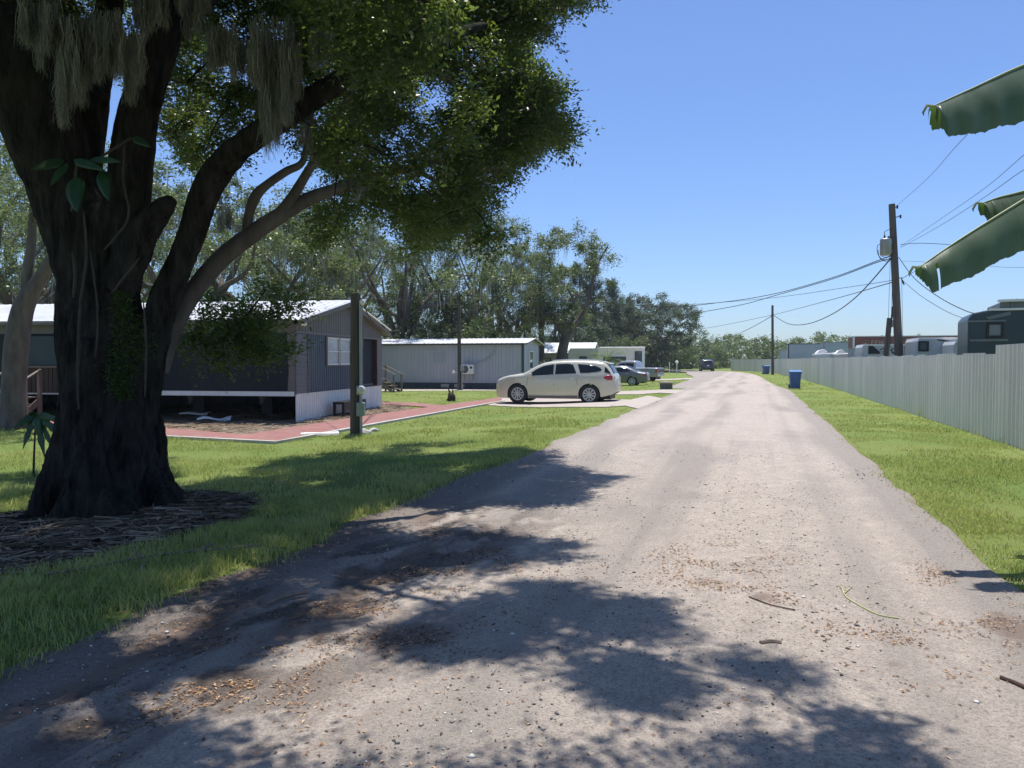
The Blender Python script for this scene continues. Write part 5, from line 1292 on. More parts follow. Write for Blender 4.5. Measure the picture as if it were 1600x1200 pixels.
def car(name, label, cat, loc_, rz, pr, body, group=None):
    """x: front (negative) to rear (positive); y: 0 centre; side towards the camera is -y"""
    top = np.array(pr['top']); bot = np.array(pr['bot']); plan = np.array(pr['plan']); belt = pr['belt']; tum = pr['tum']; wr = pr['wr']; wx = pr['wx']; ar = wr + pr.get('archgap', .055)
    ztop = lambda x: np.interp(x, top[:, 0], top[:, 1])
    def zbot(x):
        z = float(np.interp(x, bot[:, 0], bot[:, 1]))
        for cx_ in wx:
            d = abs(x - cx_)
            if d < ar: z = max(z, wr + math.sqrt(ar * ar - d * d))
        return z
    rt = pr.get('round', .16)
    def hw(x, z):
        p = float(np.interp(x, plan[:, 0], plan[:, 1])); zt = float(ztop(x))
        y = p
        if z > belt: y -= tum * (z - belt) / .6
        y -= .05 * max(0, (.62 - z) / .4) ** 2 + .03 * max(0, (z - .75)) * (z <= belt) + (.03 * (belt - .75) if z > belt else 0)
        d = zt - z
        if d < rt: y -= (rt - math.sqrt(max(0, rt * rt - (rt - d) ** 2))) * 1.0
        return max(y, .05)
    x0, x1 = top[0, 0], top[-1, 0]
    xs_ = sorted(set(np.round(np.concatenate([np.linspace(x0, x1, 130), [c_ + s_ * (ar - .002) for c_ in wx for s_ in (-1, 1)], [c_ + s_ * (ar + .004) for c_ in wx for s_ in (-1, 1)]]), 4)))
    t_ = thing(name, label, cat, loc_, rz, group); mb = MB(); rows = []
    for x in xs_:
        zb, zt = zbot(x), float(ztop(x)); rw = []
        vs_ = [0, .04, .1, .2, .3, .42, .54, .66, .76, .84, .9, .94, .97, .99, 1.0]
        side = [(hw(x, zb + (zt - zb) * v), zb + (zt - zb) * v) for v in vs_]
        ye = side[-1][0]; capn = [(ye * f, zt + .035 * (1 - f * f) * (1 if zt > belt + .1 else .6)) for f in (.8, .5, .2)]
        half = [(side[0][0] * .5, zb)] + side + capn
        rw = [(x, -y, z) for y, z in half] + [(x, y, z) for y, z in half[::-1]]
        rows.append(rw)
    mb.grid(rows)
    n_ = len(rows[0])
    for e, rev in ((0, False), (len(rows) - 1, True)):
        o = e * n_; f = tuple(range(o, o + n_)); mb.f.append(f if rev else f[::-1])
    bd = mb.build('body', body, t_, smooth=True, auto=42)
    # underside and wheel wells
    b = MB(); b.box(x0 + .25, x1 - .25, -.62, .62, .20, .62); b.build('underbody', m_black, t_)
    # wheels
    for cx_ in wx:
        for s_ in (-1, 1):
            yw = float(np.interp(cx_, plan[:, 0], plan[:, 1])) - .125
            M_ = Matrix.Translation((cx_, s_ * yw, wr))
            if s_ > 0: M_ = M_ @ Matrix.Rotation(PI, 4, 'Z')
            rm = wr * pr.get('rimk', .72)
            b = MB(); b.lathe([(rm - .01, -.085), (rm + .01, -.105), (wr - .03, -.11), (wr, -.085), (wr, .085), (wr - .03, .11), (rm, .10)], 40, M_); wh = b.build('wheel', m_tyre, t_, smooth=True, auto=50)
            b = MB(); b.lathe([(rm, -.09), (rm + .008, -.10), (rm - .025, -.102), (rm - .035, -.075), (rm - .04, .02)], 40, M_); b.lathe([(0, -.085), (.055, -.085), (.075, -.06), (.075, -.02)], 20, M_)
            sp = pr.get('spokes', 10)
            for k in range(sp):
                a = 2 * PI * (k + .5) / sp; ca, sa = math.cos(a), math.sin(a); w1, w2 = .020, .030
                q = [Vector((ca * .06 - sa * w1, -.088, sa * .06 + ca * w1)), Vector((ca * .06 + sa * w1, -.088, sa * .06 - ca * w1)), Vector((ca * (rm - .02) + sa * w2, -.092, sa * (rm - .02) - ca * w2)), Vector((ca * (rm - .02) - sa * w2, -.092, sa * (rm - .02) + ca * w2))]
                q2 = [v + Vector((0, .03, 0)) for v in q]; b.add([M_ @ v for v in q + q2], [(0, 1, 2, 3), (7, 6, 5, 4), (0, 3, 7, 4), (1, 5, 6, 2)])
            b.build('rim', m_rim, wh, smooth=False)
            b = MB(); b.lathe([(0, -.02), (rm - .035, -.02)], 30, M_); b.build('brake_disc', m_seam, wh)
    # glass and other panels laid on the side surface
    def panel(nm, xa, xb, lo, hi, m, par=t_, off=.006, n=16, sides=(-1, 1)):
        for s_ in sides:
            b = MB(); rows = []
            for i in range(n + 1):
                x = xa + (xb - xa) * i / n; a = float(np.interp(x, [p[0] for p in lo], [p[1] for p in lo])); c_ = float(np.interp(x, [p[0] for p in hi], [p[1] for p in hi]))
                rows.append([(x, s_ * (hw(x, a + (c_ - a) * j / 6) + off), a + (c_ - a) * j / 6) for j in range(7)])
            b.grid(rows); b.build(nm, m, par, smooth=True, solid=.004)
    for nm, xa, xb, lo, hi, m_, of in pr['panels']: panel(nm, xa, xb, lo, hi, m_, off=of)
    # front and rear screens on the top surface
    for nm, xa, xb, k in pr['screens']:
        b = MB(); rows = []
        for i in range(15):
            x = xa + (xb - xa) * i / 14; z = float(ztop(x)); y = hw(x, z - .001) * k
            rows.append([(x, y * f, z + .035 * (1 - (f * k) ** 2) + .010) for f in np.linspace(-1, 1, 9)])
        b.grid(rows); b.build(nm, m_cglass, t_, smooth=True, solid=.004)
    for pts in pr.get('seams', []):
        for s_ in (-1, 1):
            b = MB(); b.tube([(x, s_ * (hw(x, z) + .001), z) for x, z in pts], .006, 4); b.build('door_gap', m_seam, t_)
    for x, z in pr.get('handles', []):
        for s_ in (-1, 1): b = MB(); y = hw(x, z); b.box(x - .09, x + .09, s_ * y - .02, s_ * y + .035 * 1, z - .015, z + .015) if s_ > 0 else b.box(x - .09, x + .09, -y - .035, -y + .02, z - .015, z + .015); b.build('door_handle', m_chrome, t_, bevel=.008)
    if 'mirror' in pr:
        x, z = pr['mirror']
        for s_ in (-1, 1): b = MB(); y = hw(x, z); b.prism([(x - .09, z - .06), (x + .07, z - .07), (x + .08, z + .07), (x + .0, z + .09), (x - .08, z + .04)], s_ * (y + .03), s_ * (y + .20), 'y'); b.bar((x, s_ * (y - .02), z - .05), (x, s_ * (y + .06), z - .03), .05); b.build('mirror', body, t_, bevel=.02)
    # end pieces: boxes on bumper faces (x,y half width, z0,z1, depth)
    for nm, x, ya, yb, za, zb_, m_ in pr.get('ends', []):
        b = MB(); dx = .02 if x > 0 else -.02
        b.box(min(x, x + dx), max(x, x + dx), ya, yb, za, zb_); b.build(nm, m_, t_, bevel=.006)
    return t_, hw, ztop

cream = paint('pearl_cream_paint', (.60, .57, .44), metal=.15)
SUV = dict(round=.12, belt=1.10, tum=.24, wr=.395, wx=(-1.50, 1.52), rimk=.66, spokes=10, archgap=.055,
    top=[(-2.56, .62), (-2.53, .82), (-2.42, .98), (-2.2, 1.08), (-1.9, 1.155), (-1.55, 1.205), (-1.28, 1.24), (-1.0, 1.40), (-.72, 1.565), (-.45, 1.67), (-.1, 1.735), (.35, 1.77), (.9, 1.78), (1.4, 1.77), (1.8, 1.74), (2.05, 1.70), (2.2, 1.62), (2.34, 1.42), (2.45, 1.22), (2.52, 1.08), (2.545, .85), (2.57, .70)],
    bot=[(-2.57, .46), (-2.45, .26), (-2.2, .22), (-1, .22), (1.1, .24), (2.1, .32), (2.4, .40), (2.57, .50)],
    plan=[(-2.57, .55), (-2.5, .70), (-2.35, .83), (-2.1, .92), (-1.6, .985), (0, 1.0), (1.5, 1.0), (2.0, .96), (2.3, .89), (2.5, .80), (2.57, .70)],
    panels=[('side_window', -1.00, .02, [(-1.0, 1.14), (.02, 1.20)], [(-1.0, 1.20), (-.72, 1.41), (-.4, 1.56), (.02, 1.63)], m_cglass, .006),
            ('side_window', .10, .98, [(.10, 1.205), (.98, 1.25)], [(.1, 1.635), (.6, 1.65), (.80, 1.64), (.98, 1.27)], m_cglass, .006),
            ('side_window', 1.02, 2.0, [(1.02, 1.62), (1.14, 1.27), (1.5, 1.28), (1.9, 1.33), (2.0, 1.38)], [(1.02, 1.635), (1.5, 1.60), (1.75, 1.56), (1.95, 1.47), (2.0, 1.42)], m_cglass, .006),
            ('window_trim', -1.05, .0, [(-1.05, 1.115), (.0, 1.175)], [(-1.05, 1.13), (.0, 1.19)], m_chrome, .010),
            ('window_trim', .0, 1.1, [(.0, 1.18), (1.1, 1.235)], [(.0, 1.195), (1.1, 1.25)], m_chrome, .010),
            ('sill_cladding', -1.03, 1.04, [(-1.03, .23), (1.04, .25)], [(-1.03, .33), (1.04, .34)], m_trim, .012),
            ('tail_light', 2.10, 2.44, [(2.10, 1.06), (2.25, .98), (2.44, .98)], [(2.10, 1.12), (2.25, 1.19), (2.38, 1.19), (2.44, 1.14)], m_red, .008),
            ('headlight', -2.46, -2.05, [(-2.46, .76), (-2.3, .80), (-2.05, .95)], [(-2.46, .90), (-2.3, .99), (-2.05, 1.03)], m_lens, .008),
            ('rear_quarter_glass', 2.12, 2.37, [(2.12, 1.30), (2.37, 1.24)], [(2.12, 1.52), (2.2, 1.47), (2.37, 1.25)], m_cglass, .006)],
    screens=[('windscreen', -1.20, -.50, .90), ('rear_window', 2.23, 2.45, .86)],
    seams=[[(-1.08, .34), (-1.10, .8), (-1.04, 1.1)], [(.06, .34), (.06, .8), (.05, 1.2), (.05, 1.62)], [(1.04, .80), (1.0, 1.0), (1.05, 1.24)], [(-1.05, .36), (1.04, .37)], [(2.52, .72), (1.92, .70)]],
    handles=[(-.20, 1.02), (.83, 1.055)], mirror=(-.93, 1.16),
    ends=[('tail_light', 2.50, -.72, -.52, .99, 1.13, m_red), ('tail_light', 2.50, .52, .72, .99, 1.13, m_red), ('number_plate', 2.555, -.16, .16, .78, .90, m_white), ('exhaust_tip', 2.53, -.62, -.48, .40, .46, m_black), ('grille', -2.565, -.35, .35, .50, .75, m_black), ('lower_grille', -2.57, -.5, .5, .47, .49, m_black)])
suv_g = G(872, 630.5); Y_ = 31.4; suv_l = ((872 - 800) / FPX * Y_, Y_, float(gz((872 - 800) / FPX * Y_, Y_)) + .03)
suv, hw_, zt_ = car('parked_car', 'cream pearl crossover parked on the concrete drive before the grey home', 'car', suv_l, -R(17), SUV, cream)
for s_ in (-1, 1):
    b = MB(); b.tube([(x, s_ * (hw_(x, float(zt_(x)) - .02) - .08), float(zt_(x)) + .045) for x in np.linspace(-.1, 1.6, 10)], .018, 6); b.build('roof_rail', m_chrome, suv, smooth=True)
b = MB(); b.prism([(1.85, 1.76), (2.26, 1.67), (2.28, 1.62), (1.9, 1.70)], -.60, .60, 'y'); b.build('spoiler', cream, suv, bevel=.01)

SED = dict(belt=.93, tum=.26, wr=.33, wx=(-1.42, 1.36), rimk=.74, spokes=9, archgap=.05,
    top=[(-2.40, .50), (-2.36, .66), (-2.1, .78), (-1.5, .88), (-1.05, .94), (-.7, 1.14), (-.35, 1.34), (0.05, 1.43), (.5, 1.45), (.95, 1.40), (1.35, 1.24), (1.75, 1.05), (2.0, 1.0), (2.30, .99), (2.37, .90), (2.42, .60)],
    bot=[(-2.42, .40), (-2.2, .20), (1.9, .22), (2.42, .42)], plan=[(-2.42, .5), (-2.3, .74), (-2.0, .86), (-1.3, .91), (1.3, .91), (2.0, .86), (2.3, .78), (2.42, .66)],
    panels=[('side_window', -.72, .18, [(-.72, .97), (.18, .99)], [(-.72, 1.0), (-.4, 1.20), (-.1, 1.30), (.18, 1.33)], m_cglass, .006),
            ('side_window', .23, 1.22, [(.23, .99), (1.22, 1.06)], [(.23, 1.335), (.6, 1.33), (.95, 1.26), (1.22, 1.10)], m_cglass, .006),
            ('tail_light', 1.98, 2.34, [(1.98, .86), (2.34, .74)], [(1.98, .88), (2.34, .95)], m_red, .008),
            ('headlight', -2.3, -1.95, [(-2.3, .60), (-1.95, .72)], [(-2.3, .72), (-1.95, .79)], m_lens, .008)],
    screens=[('windscreen', -.98, -.28, .9), ('rear_window', .98, 1.66, .86)], seams=[[(-.9, .3), (-.92, .7), (-.8, .94)], [(.2, .3), (.2, 1.33)], [(1.0, .62), (1.2, .95), (1.25, 1.05)]], handles=[(-.02, .86), (.98, .88)], mirror=(-.66, 1.0),
    ends=[('tail_light', 2.385, -.72, -.42, .76, .90, m_red), ('tail_light', 2.385, .42, .72, .76, .90, m_red), ('number_plate', 2.41, -.16, .16, .62, .74, m_white)])
sl_ = gg(962, 55); car('parked_car', 'dark grey saloon parked on the next drive, right of the cream crossover', 'car', (sl_[0], sl_[1], sl_[2] + .0), -R(19), SED, paint('graphite_paint', (.14, .145, .15)))

PICK = dict(belt=1.12, tum=.22, wr=.38, wx=(-1.75, 1.65), rimk=.66, spokes=6, archgap=.08, round=.07,
    top=[(-2.75, .70), (-2.7, .98), (-2.5, 1.08), (-1.6, 1.16), (-1.35, 1.22), (-.95, 1.60), (-.7, 1.76), (-.3, 1.80), (.55, 1.79), (.70, 1.72), (.78, 1.22), (.80, 1.20), (2.70, 1.20), (2.75, 1.15)],
    bot=[(-2.75, .45), (-2.5, .36), (2.5, .42), (2.75, .50)], plan=[(-2.75, .75), (-2.6, .88), (-2.2, .94), (2.5, .95), (2.75, .90)],
    panels=[('side_window', -1.0, -.25, [(-1.0, 1.20), (-.25, 1.22)], [(-1.0, 1.28), (-.75, 1.56), (-.25, 1.62)], m_cglass, .006), ('side_window', -.2, .55, [(-.2, 1.22), (.55, 1.22)], [(-.2, 1.62), (.55, 1.60)], m_cglass, .006),
            ('tail_light', 2.55, 2.70, [(2.55, .80), (2.70, .80)], [(2.55, 1.12), (2.70, 1.12)], m_red, .010), ('headlight', -2.65, -2.4, [(-2.65, .82), (-2.4, .85)], [(-2.65, .98), (-2.4, 1.02)], m_lens, .008)],
    screens=[('windscreen', -1.30, -.78, .88)], seams=[[(-1.1, .45), (-1.1, 1.15)], [(.0, .45), (.0, 1.6)], [(.78, .45), (.78, 1.18)]], handles=[(-.2, 1.05)], mirror=(-.95, 1.25),
    ends=[('tail_light', 2.76, -.88, -.74, .78, 1.12, m_red), ('tail_light', 2.76, .74, .88, .78, 1.12, m_red), ('rear_bumper', 2.76, -.9, .9, .46, .62, m_chrome), ('number_plate', 2.785, -.15, .15, .48, .58, m_white), ('tailgate_band', 2.765, -.6, .6, .82, 1.08, m_trim)])
pk = gg(986, 66); car('pickup_truck', 'silver grey pickup with its tailgate towards the road behind the saloon', 'pickup truck', pk, -R(30), PICK, paint('silver_paint', (.36, .37, .39)))
fs = dict(SUV); fs['top'] = [(x, z * .97) for x, z in SUV['top']]
fg_ = W(1104, 578, 112); car('moving_car', 'dark crossover driving away at the far end of the road', 'car', (fg_.x, 112, .03), -R(100), fs, paint('midnight_paint', (.045, .05, .06)))
sc_ = W(1081, 575, 128); 
# ------------------------------------------------------------------ fence
m_fence, n, l, bs = nodes_of('galvanised_fence')
t1 = tex(n, l, 1.1, 6, .6, stretch=(1, 1, .3)); t2 = tex(n, l, 14, 6, .7, stretch=(1, 1, .12)); t3 = tex(n, l, .5, 2, .5, stretch=(1, 1, .02))
c = mix(n, l, ramp(n, l, t3, [(.35, 0), (.65, 1)]), (.86, .83, .80), (.68, .66, .645)); c = mix(n, l, ramp(n, l, t1, [(.4, 0), (.7, .7)]), c, (.64, .63, .60)); c = mix(n, l, ramp(n, l, t2, [(.5, 0), (.75, .5)]), c, (.72, .74, .72))
l.new(c, bs.inputs['Base Color']); bs.inputs['Metallic'].default_value = .25; bs.inputs['Roughness'].default_value = .5
fence = thing('metal_fence', 'long grey corrugated metal fence along the right side of the road', 'fence', (9.8, 14.8, 0))
FP = [(5.85, 2.0), (9.8, 14.8), (18.3, 41.7), (28.0, 74.0), (32.8, 92), (35.5, 104), (36.2, 114), (35.0, 123)]
FP = [at_s(4.75, 2), at_s(4.75, 15.9)] + FP[1:]
FP = [FP[0]] + FP[2:]
seg = []; 
P_ = np.array(FP); d_ = np.r_[0, np.cumsum(np.linalg.norm(np.diff(P_, axis=0), axis=1))]
s_ = 0.0; rf = random.Random(5); i = 0
while s_ < d_[-1] and i < 99:
    step = .82 if s_ < 48 else 1.9
    e_ = min(s_ + step, d_[-1])
    a = (np.interp(s_, d_, P_[:, 0]), np.interp(s_, d_, P_[:, 1])); b_ = (np.interp(e_, d_, P_[:, 0]), np.interp(e_, d_, P_[:, 1]))
    yy = a[1]; h = (1.97 if yy < 15.1 else 1.80) + rf.uniform(-.022, .022)
    if yy > 46: h += .02
    off = rf.uniform(-.012, .012); nx, ny = -(b_[1] - a[1]), b_[0] - a[0]; nl = math.hypot(nx, ny); nx /= nl; ny /= nl
    lean = rf.uniform(-.02, .02)
    mb = MB(); far_ = yy > 60
    mb.corr((a[0] + nx * off, a[1] + ny * off), (b_[0] + nx * off + (b_[0] - a[0]) * .03, b_[1] + ny * off + (b_[1] - a[1]) * .03), -.03, h, .235 if not far_ else .45, .048, prof=((0, 0), (.12, 0), (.22, 1), (.42, 1), (.52, 0), (.66, 0), (.70, .35), (.74, 0)))
    mb.v = [(x - 9.8, y - 14.8, z) for x, y, z in mb.v]
    mb.build('fence_panel', m_fence, fence, solid=.0015 if not far_ else 0)
    s_ = e_; i += 1
print('fence panels', i)
mb = MB()
for zz in (.45, 1.5):
    for k in range(len(FP) - 1): mb.bar((FP[k][0] + .07 - 9.8, FP[k][1] - .02 - 14.8, zz), (FP[k + 1][0] + .07 - 9.8, FP[k + 1][1] - .02 - 14.8, zz), .05, .09)
mb.build('fence_rail', m_wood, fence)
# weeds along its foot
def tuftat(label, px, py, seed, h=.35, cnt=60, spread=.18):
    g = G(px, py); r = np.random.default_rng(seed); Pn = np.column_stack([g.x + r.normal(0, spread, cnt), g.y + r.normal(0, spread * 1.4, cnt), np.full(cnt, 0.0)])
    V, F = blades(Pn, h * r.uniform(.4, 1.1, cnt), np.full(cnt, .012), seed, 1.1)
    tag(link('weed', npmesh('weed', V, F, np.repeat(r.uniform(.3, .9, cnt), 5)), m_grass), label, 'weed', 'weeds at the fence foot')
tuftat('weed tuft at the fence foot right of its middle', 1437, 645, 1, .35); tuftat('pale weed clump leaning on the fence left of the bare patch', 1452, 652, 2, .4, 80); tuftat('weed by the fence at the right frame edge', 1596, 692, 3, .22, 50); tuftat('small weed below the tall right fence panels', 1552, 682, 4, .25, 40)

# ------------------------------------------------------------------ wheelie bins
m_bin = mat('blue_bin_plastic', (.05, .12, .33), (.04, .10, .28), 3, .5, dirt=.3, dirtc=(.08, .10, .16))
m_lid = mat('blue_lid_plastic', (.14, .26, .50), (.10, .20, .42), 3, .4)
def make_bin(label, loc_, rz):
    t_ = thing('wheelie_bin', label, 'bin', loc_, rz, 'blue bins beside the fence')
    b = MB(); a = [(-.24, -.26), (.24, -.26), (.24, .26), (-.24, .26)]; c_ = [(-.31, -.33), (.31, -.33), (.31, .36), (-.31, .36)]
    vs = [(x, y, .04) for x, y in a] + [(x, y, .55) for x, y in [(p[0] * .5 + q[0] * .5, p[1] * .5 + q[1] * .5) for p, q in zip(a, c_)]] + [(x, y, .98) for x, y in c_]
    fs_ = [(3, 2, 1, 0)] + [(k + j * 4, (k + 1) % 4 + j * 4, (k + 1) % 4 + j * 4 + 4, k + j * 4 + 4) for j in range(2) for k in range(4)]; b.add(vs, fs_)
    b.build('tub', m_bin, t_, bevel=.02, solid=.006)
    b = MB(); b.box(-.335, .335, -.355, -.315, .93, 1.0); b.box(-.335, -.30, -.315, .36, .95, 1.0); b.box(.30, .335, -.315, .36, .95, 1.0); b.build('rim', m_bin, t_, bevel=.008)
    b = MB(); b.prism([(-.38, .99), (-.36, 1.01), (-.2, 1.06), (.2, 1.09), (.42, 1.07), (.44, 1.02), (.40, 1.0)], -.35, .35, 'x'); b.build('lid', m_lid, t_, bevel=.015)
    b = MB(); b.tube([(-.30, .44, .99), (.30, .44, .99)], .018, 8); b.box(-.31, -.27, .34, .45, .96, 1.0); b.box(.27, .31, .34, .45, .96, 1.0); b.build('handle', m_bin, t_)
    for s_ in (-1, 1): b = MB(); b.lathe([(0, -.03), (.10, -.03), (.13, -.02), (.13, .02), (.10, .03), (0, .03)], 18, Matrix.Translation((s_ * .29, .27, .13)) @ Matrix.Rotation(PI / 2, 4, 'Z')); b.build('wheel', m_black, t_, smooth=True)
    b = MB(); b.lathe([(0, -.003), (.05, -.003)], 18, Matrix.Translation((0, -.310, .76))); b.build('round_emblem', m_lid, t_)
    return t_
g = G(1245, 608); bin1 = make_bin('blue wheelie bin nearer to the camera, standing alone on the verge', (g.x, g.y + .3, 0), R(-14))
g = G(1197, 585); copytree(bin1, (g.x, g.y, 0), R(8), 'distant blue wheelie bin beside the thin utility pole', .98)

# ------------------------------------------------------------------ poles and wires
m_pole = mat('weathered_pole_wood', (.155, .125, .105), (.085, .068, .057), 4, .9, b=.8, bscale=20, stretch=(3, 3, .15))
m_wire = mat('dark_cable', (.03, .03, .033), None, 3, .6)
def basez(p): return float(gz(p[0], p[1]))
PB = W(1404.5, 553, 33); bx_, by_ = PB.x, 33.0; ptop = W(1393.5, 319, 33)
tx = (ptop.x - PB.x) / (ptop.z - PB.z)
base = Vector((PB.x - tx * PB.z, 33, 0))
pole = thing('utility_pole', 'tall leaning wooden power pole with grey transformer behind the fence', 'utility pole', tuple(base))
def pp(px, py, dy=0.0): return W(px, py, 33 + dy) - base
b = MB(); b.tube([(0, 0, -.2), tuple((ptop - base) * .5), tuple(ptop - base)], [.19, .165, .135], 14); b.build('pole', m_pole, pole, smooth=True)
tb = pp(1384, 386, -.05); b = MB(); b.lathe([(0, -.36), (.21, -.36), (.235, -.33), (.235, .33), (.20, .37), (.08, .39), (0, .39)], 22, Matrix.Translation(tb) @ Matrix.Rotation(PI / 2, 4, 'X')); tr_ = b.build('transformer', m_metal, pole, smooth=True, auto=40)
for dx, dz in ((-.06, .45), (.12, .42)): b = MB(); b.lathe([(0, 0), (.035, 0), (.05, -.03), (.03, -.05), (.05, -.08), (.03, -.10), (.045, -.13), (0, -.15)], 10, Matrix.Translation(tb + Vector((dx, 0, dz - .08))) @ Matrix.Rotation(PI / 2, 4, 'X') @ Matrix.Rotation(PI, 4, 'X')); b.build('bushing', m_black, tr_, smooth=True)
b = MB(); b.box(tb.x + .2, tb.x + .42, tb.y - .05, tb.y + .05, tb.z + .15, tb.z + .2); b.box(tb.x + .2, tb.x + .45, tb.y - .05, tb.y + .05, tb.z - .2, tb.z - .15); b.build('bracket', m_metal, tr_)
for (px_, py_, q) in ((1401, 322, 0), (1406, 337, 1)):
    b = MB(); p0 = pp(1396, py_ + 4); p1 = pp(px_ + 1, py_); b.bar(p0, p1, .035); b.lathe([(0, -.12), (.05, -.10), (.03, -.06), (.05, -.02), (.03, .03), (0, .06)], 10, Matrix.Translation(p1) @ Matrix.Rotation(PI / 2, 4, 'X')); b.build('insulator', m_black, pole, smooth=True)
b = MB(); p0 = pp(1399, 435); b.bar(p0, pp(1410, 434), .03); b.tube(catmull([tuple(pp(1408, 434)), tuple(pp(1410, 441)), tuple(pp(1413, 445)), tuple(pp(1410, 437))], 4), .018, 6); b.build('cable_clamp', m_black, pole)
b = MB()
for pts in ([(1383, 369), (1382, 363), (1388, 359), (1394, 357)], [(1375, 381), (1371, 385), (1371, 395), (1376, 403), (1384, 406), (1393, 402)], [(1377, 400), (1384, 402), (1394, 398)], [(1372, 390), (1374, 402), (1383, 408), (1394, 405)]): b.tube(catmull([tuple(pp(a, c_, -.15)) for a, c_ in pts], 5), .014, 5)
b.build('jumper_wires', m_wire, pole)
b = MB(); b.tube([pp(1409, 440), pp(1411, 553), pp(1411.5, 600)], .008, 5); b.tube([pp(1391, 405), pp(1389, 470), pp(1386.5, 545)], .008, 5); b.tube([pp(1395, 420), pp(1393, 480), pp(1391, 545)], .008, 5); b.build('guy_wire', m_wire, pole)
sp = W(1383, 560, 36); spo = thing('short_pole', 'short leaning service pole with meter box left of the power pole', 'utility pole', (sp.x - .1, 36, 0))
def sq(px, py): return W(px, py, 36) - Vector(spo.location)
b = MB(); b.tube([(0, 0, 0), sq(1390, 497)], [.13, .12], 10); b.build('pole', m_pole, spo, smooth=True)
b = MB(); b.tube([sq(1392, 510), sq(1395, 479)], .045, 8); b.build('conduit', m_rust, spo); q0 = sq(1395, 506); b = MB(); b.box(q0.x - .12, q0.x + .10, q0.y - .2, q0.y - .05, q0.z - .17, q0.z + .17); b.build('meter_box', m_metal, spo, bevel=.01)
FPo = W(1207.3, 585, 88); fpb = Vector((FPo.x, 88, 0)); fp_ = thing('utility_pole', 'thin distant wooden pole at the fence beside the far bin', 'utility pole', tuple(fpb)); ft = W(1207, 477, 88)
b = MB(); b.tube([(0, 0, -.2), tuple(ft - fpb)], [.17, .13], 12); b.build('pole', m_pole, fp_, smooth=True)
b = MB(); q0 = W(1205.5, 494, 88) - fpb; b.box(q0.x - .12, q0.x + .02, q0.y - .15, q0.y - .05, q0.z - .1, q0.z + .1); b.build('clamp', m_metal, fp_)

def wire(label, pts, rad, k=8):
    """a cable through photo points with depths"""
    mb = MB(); mb.tube(catmull([tuple(W(*p)) for p in pts], k), rad * .75, 5); return tag(mb.build('overhead_wire', m_wire, smooth=True), label, 'wire', 'overhead wires')
wire('thick service cable dipping from the transformer pole to the thin pole', [(1392, 404, 33), (1340, 462, 45), (1300, 491, 57), (1262, 506, 68), (1232, 506, 78), (1208, 492, 88)], .045)
wire('upper of the twin cables running left from the transformer pole', [(1394, 400, 33), (1372, 407, 35.5), (1300, 434, 42), (1210, 459, 49), (1130, 472, 53), (1040, 479, 56), (900, 470, 57), (730, 462, 58)], .03)
wire('lower of the twin cables running left from the transformer pole', [(1394, 404, 33), (1370, 410, 35), (1300, 436, 42), (1210, 462, 49), (1150, 478, 54), (1050, 495, 62), (990, 505, 67)], .03)
wire('thin cable above the grey home running to the left trees', [(1394, 438, 33), (1330, 448, 40), (1200, 466, 52), (1060, 477, 60), (900, 484, 62), (720, 476, 60), (560, 460, 58)], .018)
wire('faint cable passing behind the thin pole', [(1394, 441, 33), (1300, 468, 55), (1207, 492, 88), (1120, 510, 100), (1060, 519, 110)], .03)
wire('cable from the thin pole down toward the far woods', [(1206, 494, 88), (1170, 514, 110), (1140, 527, 130), (1100, 541, 150)], .05)
wire('top wire rising to the upper banana leaf', [(1402, 321, 33), (1450, 278, 24), (1500, 222, 17), (1600, 122, 12), (1750, -20, 9)], .009)
wire('upper diagonal wire rising right from the transformer', [(1407, 385, 33), (1470, 342, 26), (1540, 293, 20), (1600, 242, 16), (1720, 140, 12)], .009)
wire('lower diagonal wire rising right from the transformer', [(1407, 387, 33), (1470, 352, 26), (1540, 307, 20), (1600, 265, 16), (1720, 190, 12)], .010)
wire('level cable behind the lowest banana leaf', [(1407, 382, 33), (1440, 380, 31), (1500, 383, 28), (1600, 388, 24), (1720, 392, 20)], .016)
wire('slack cable to the dark motorhome roof', [(1404, 402, 33), (1430, 436, 31), (1470, 466, 29), (1510, 486, 27), (1530, 490, 25)], .022)
wire('second slack cable to the dark motorhome corner', [(1410, 438, 33), (1440, 463, 31), (1480, 487, 29), (1513, 500, 27)], .014)
wire('thin cable behind the banana leaf tip', [(1409, 408, 33), (1440, 409, 31), (1560, 417, 26), (1600, 418, 24), (1720, 422, 20)], .008)
wire('short cable from the clamp to the lowest leaf', [(1410, 435, 33), (1434, 422, 31), (1500, 395, 28), (1600, 350, 24)], .016)

# near service post with meter
g = G(556, 680); pst = thing('utility_post', 'dark square timber post carrying electric meter boxes beside the red walk', 'utility post', tuple(g))
def us(px, py, dy=0.0): return W(px, py, g.y + dy) - g
m_post = mat('dark_creosote_wood', (.12, .10, .085), (.06, .05, .042), 5, .9, b=.7, bscale=25, stretch=(3, 3, .15))
tz = us(557, 459).z
b = MB(); b.tube([(0, 0, -.2), (.01, 0, tz * .5), (.02, 0, tz)], [.145, .14, .125], 12); b.build('post', m_post, pst, smooth=True)
px0 = us(565, 560).x
b = MB(); b.tube([(px0, -.12, 0.0), (px0, -.12, tz - .25)], .035, 8); b.build('conduit', m_metal, pst, smooth=True)
b = MB(); b.box(px0 - .045, px0 + .035, -.06, .03, tz * .62, tz * .96); b.build('riser_board', m_wood, pst)
def bx2(nm, x0p, y0p, x1p, y1p, m, dep=.16, bev=.02): a = us(x0p, y0p); c_ = us(x1p, y1p); b = MB(); b.box(a.x, c_.x, -.34, -.34 + dep, c_.z, a.z); return b.build(nm, m, pst, bevel=bev)
m_boxgreen = mat('faded_green_box', (.30, .36, .34), (.22, .27, .26), 3, .5, dirt=.3)
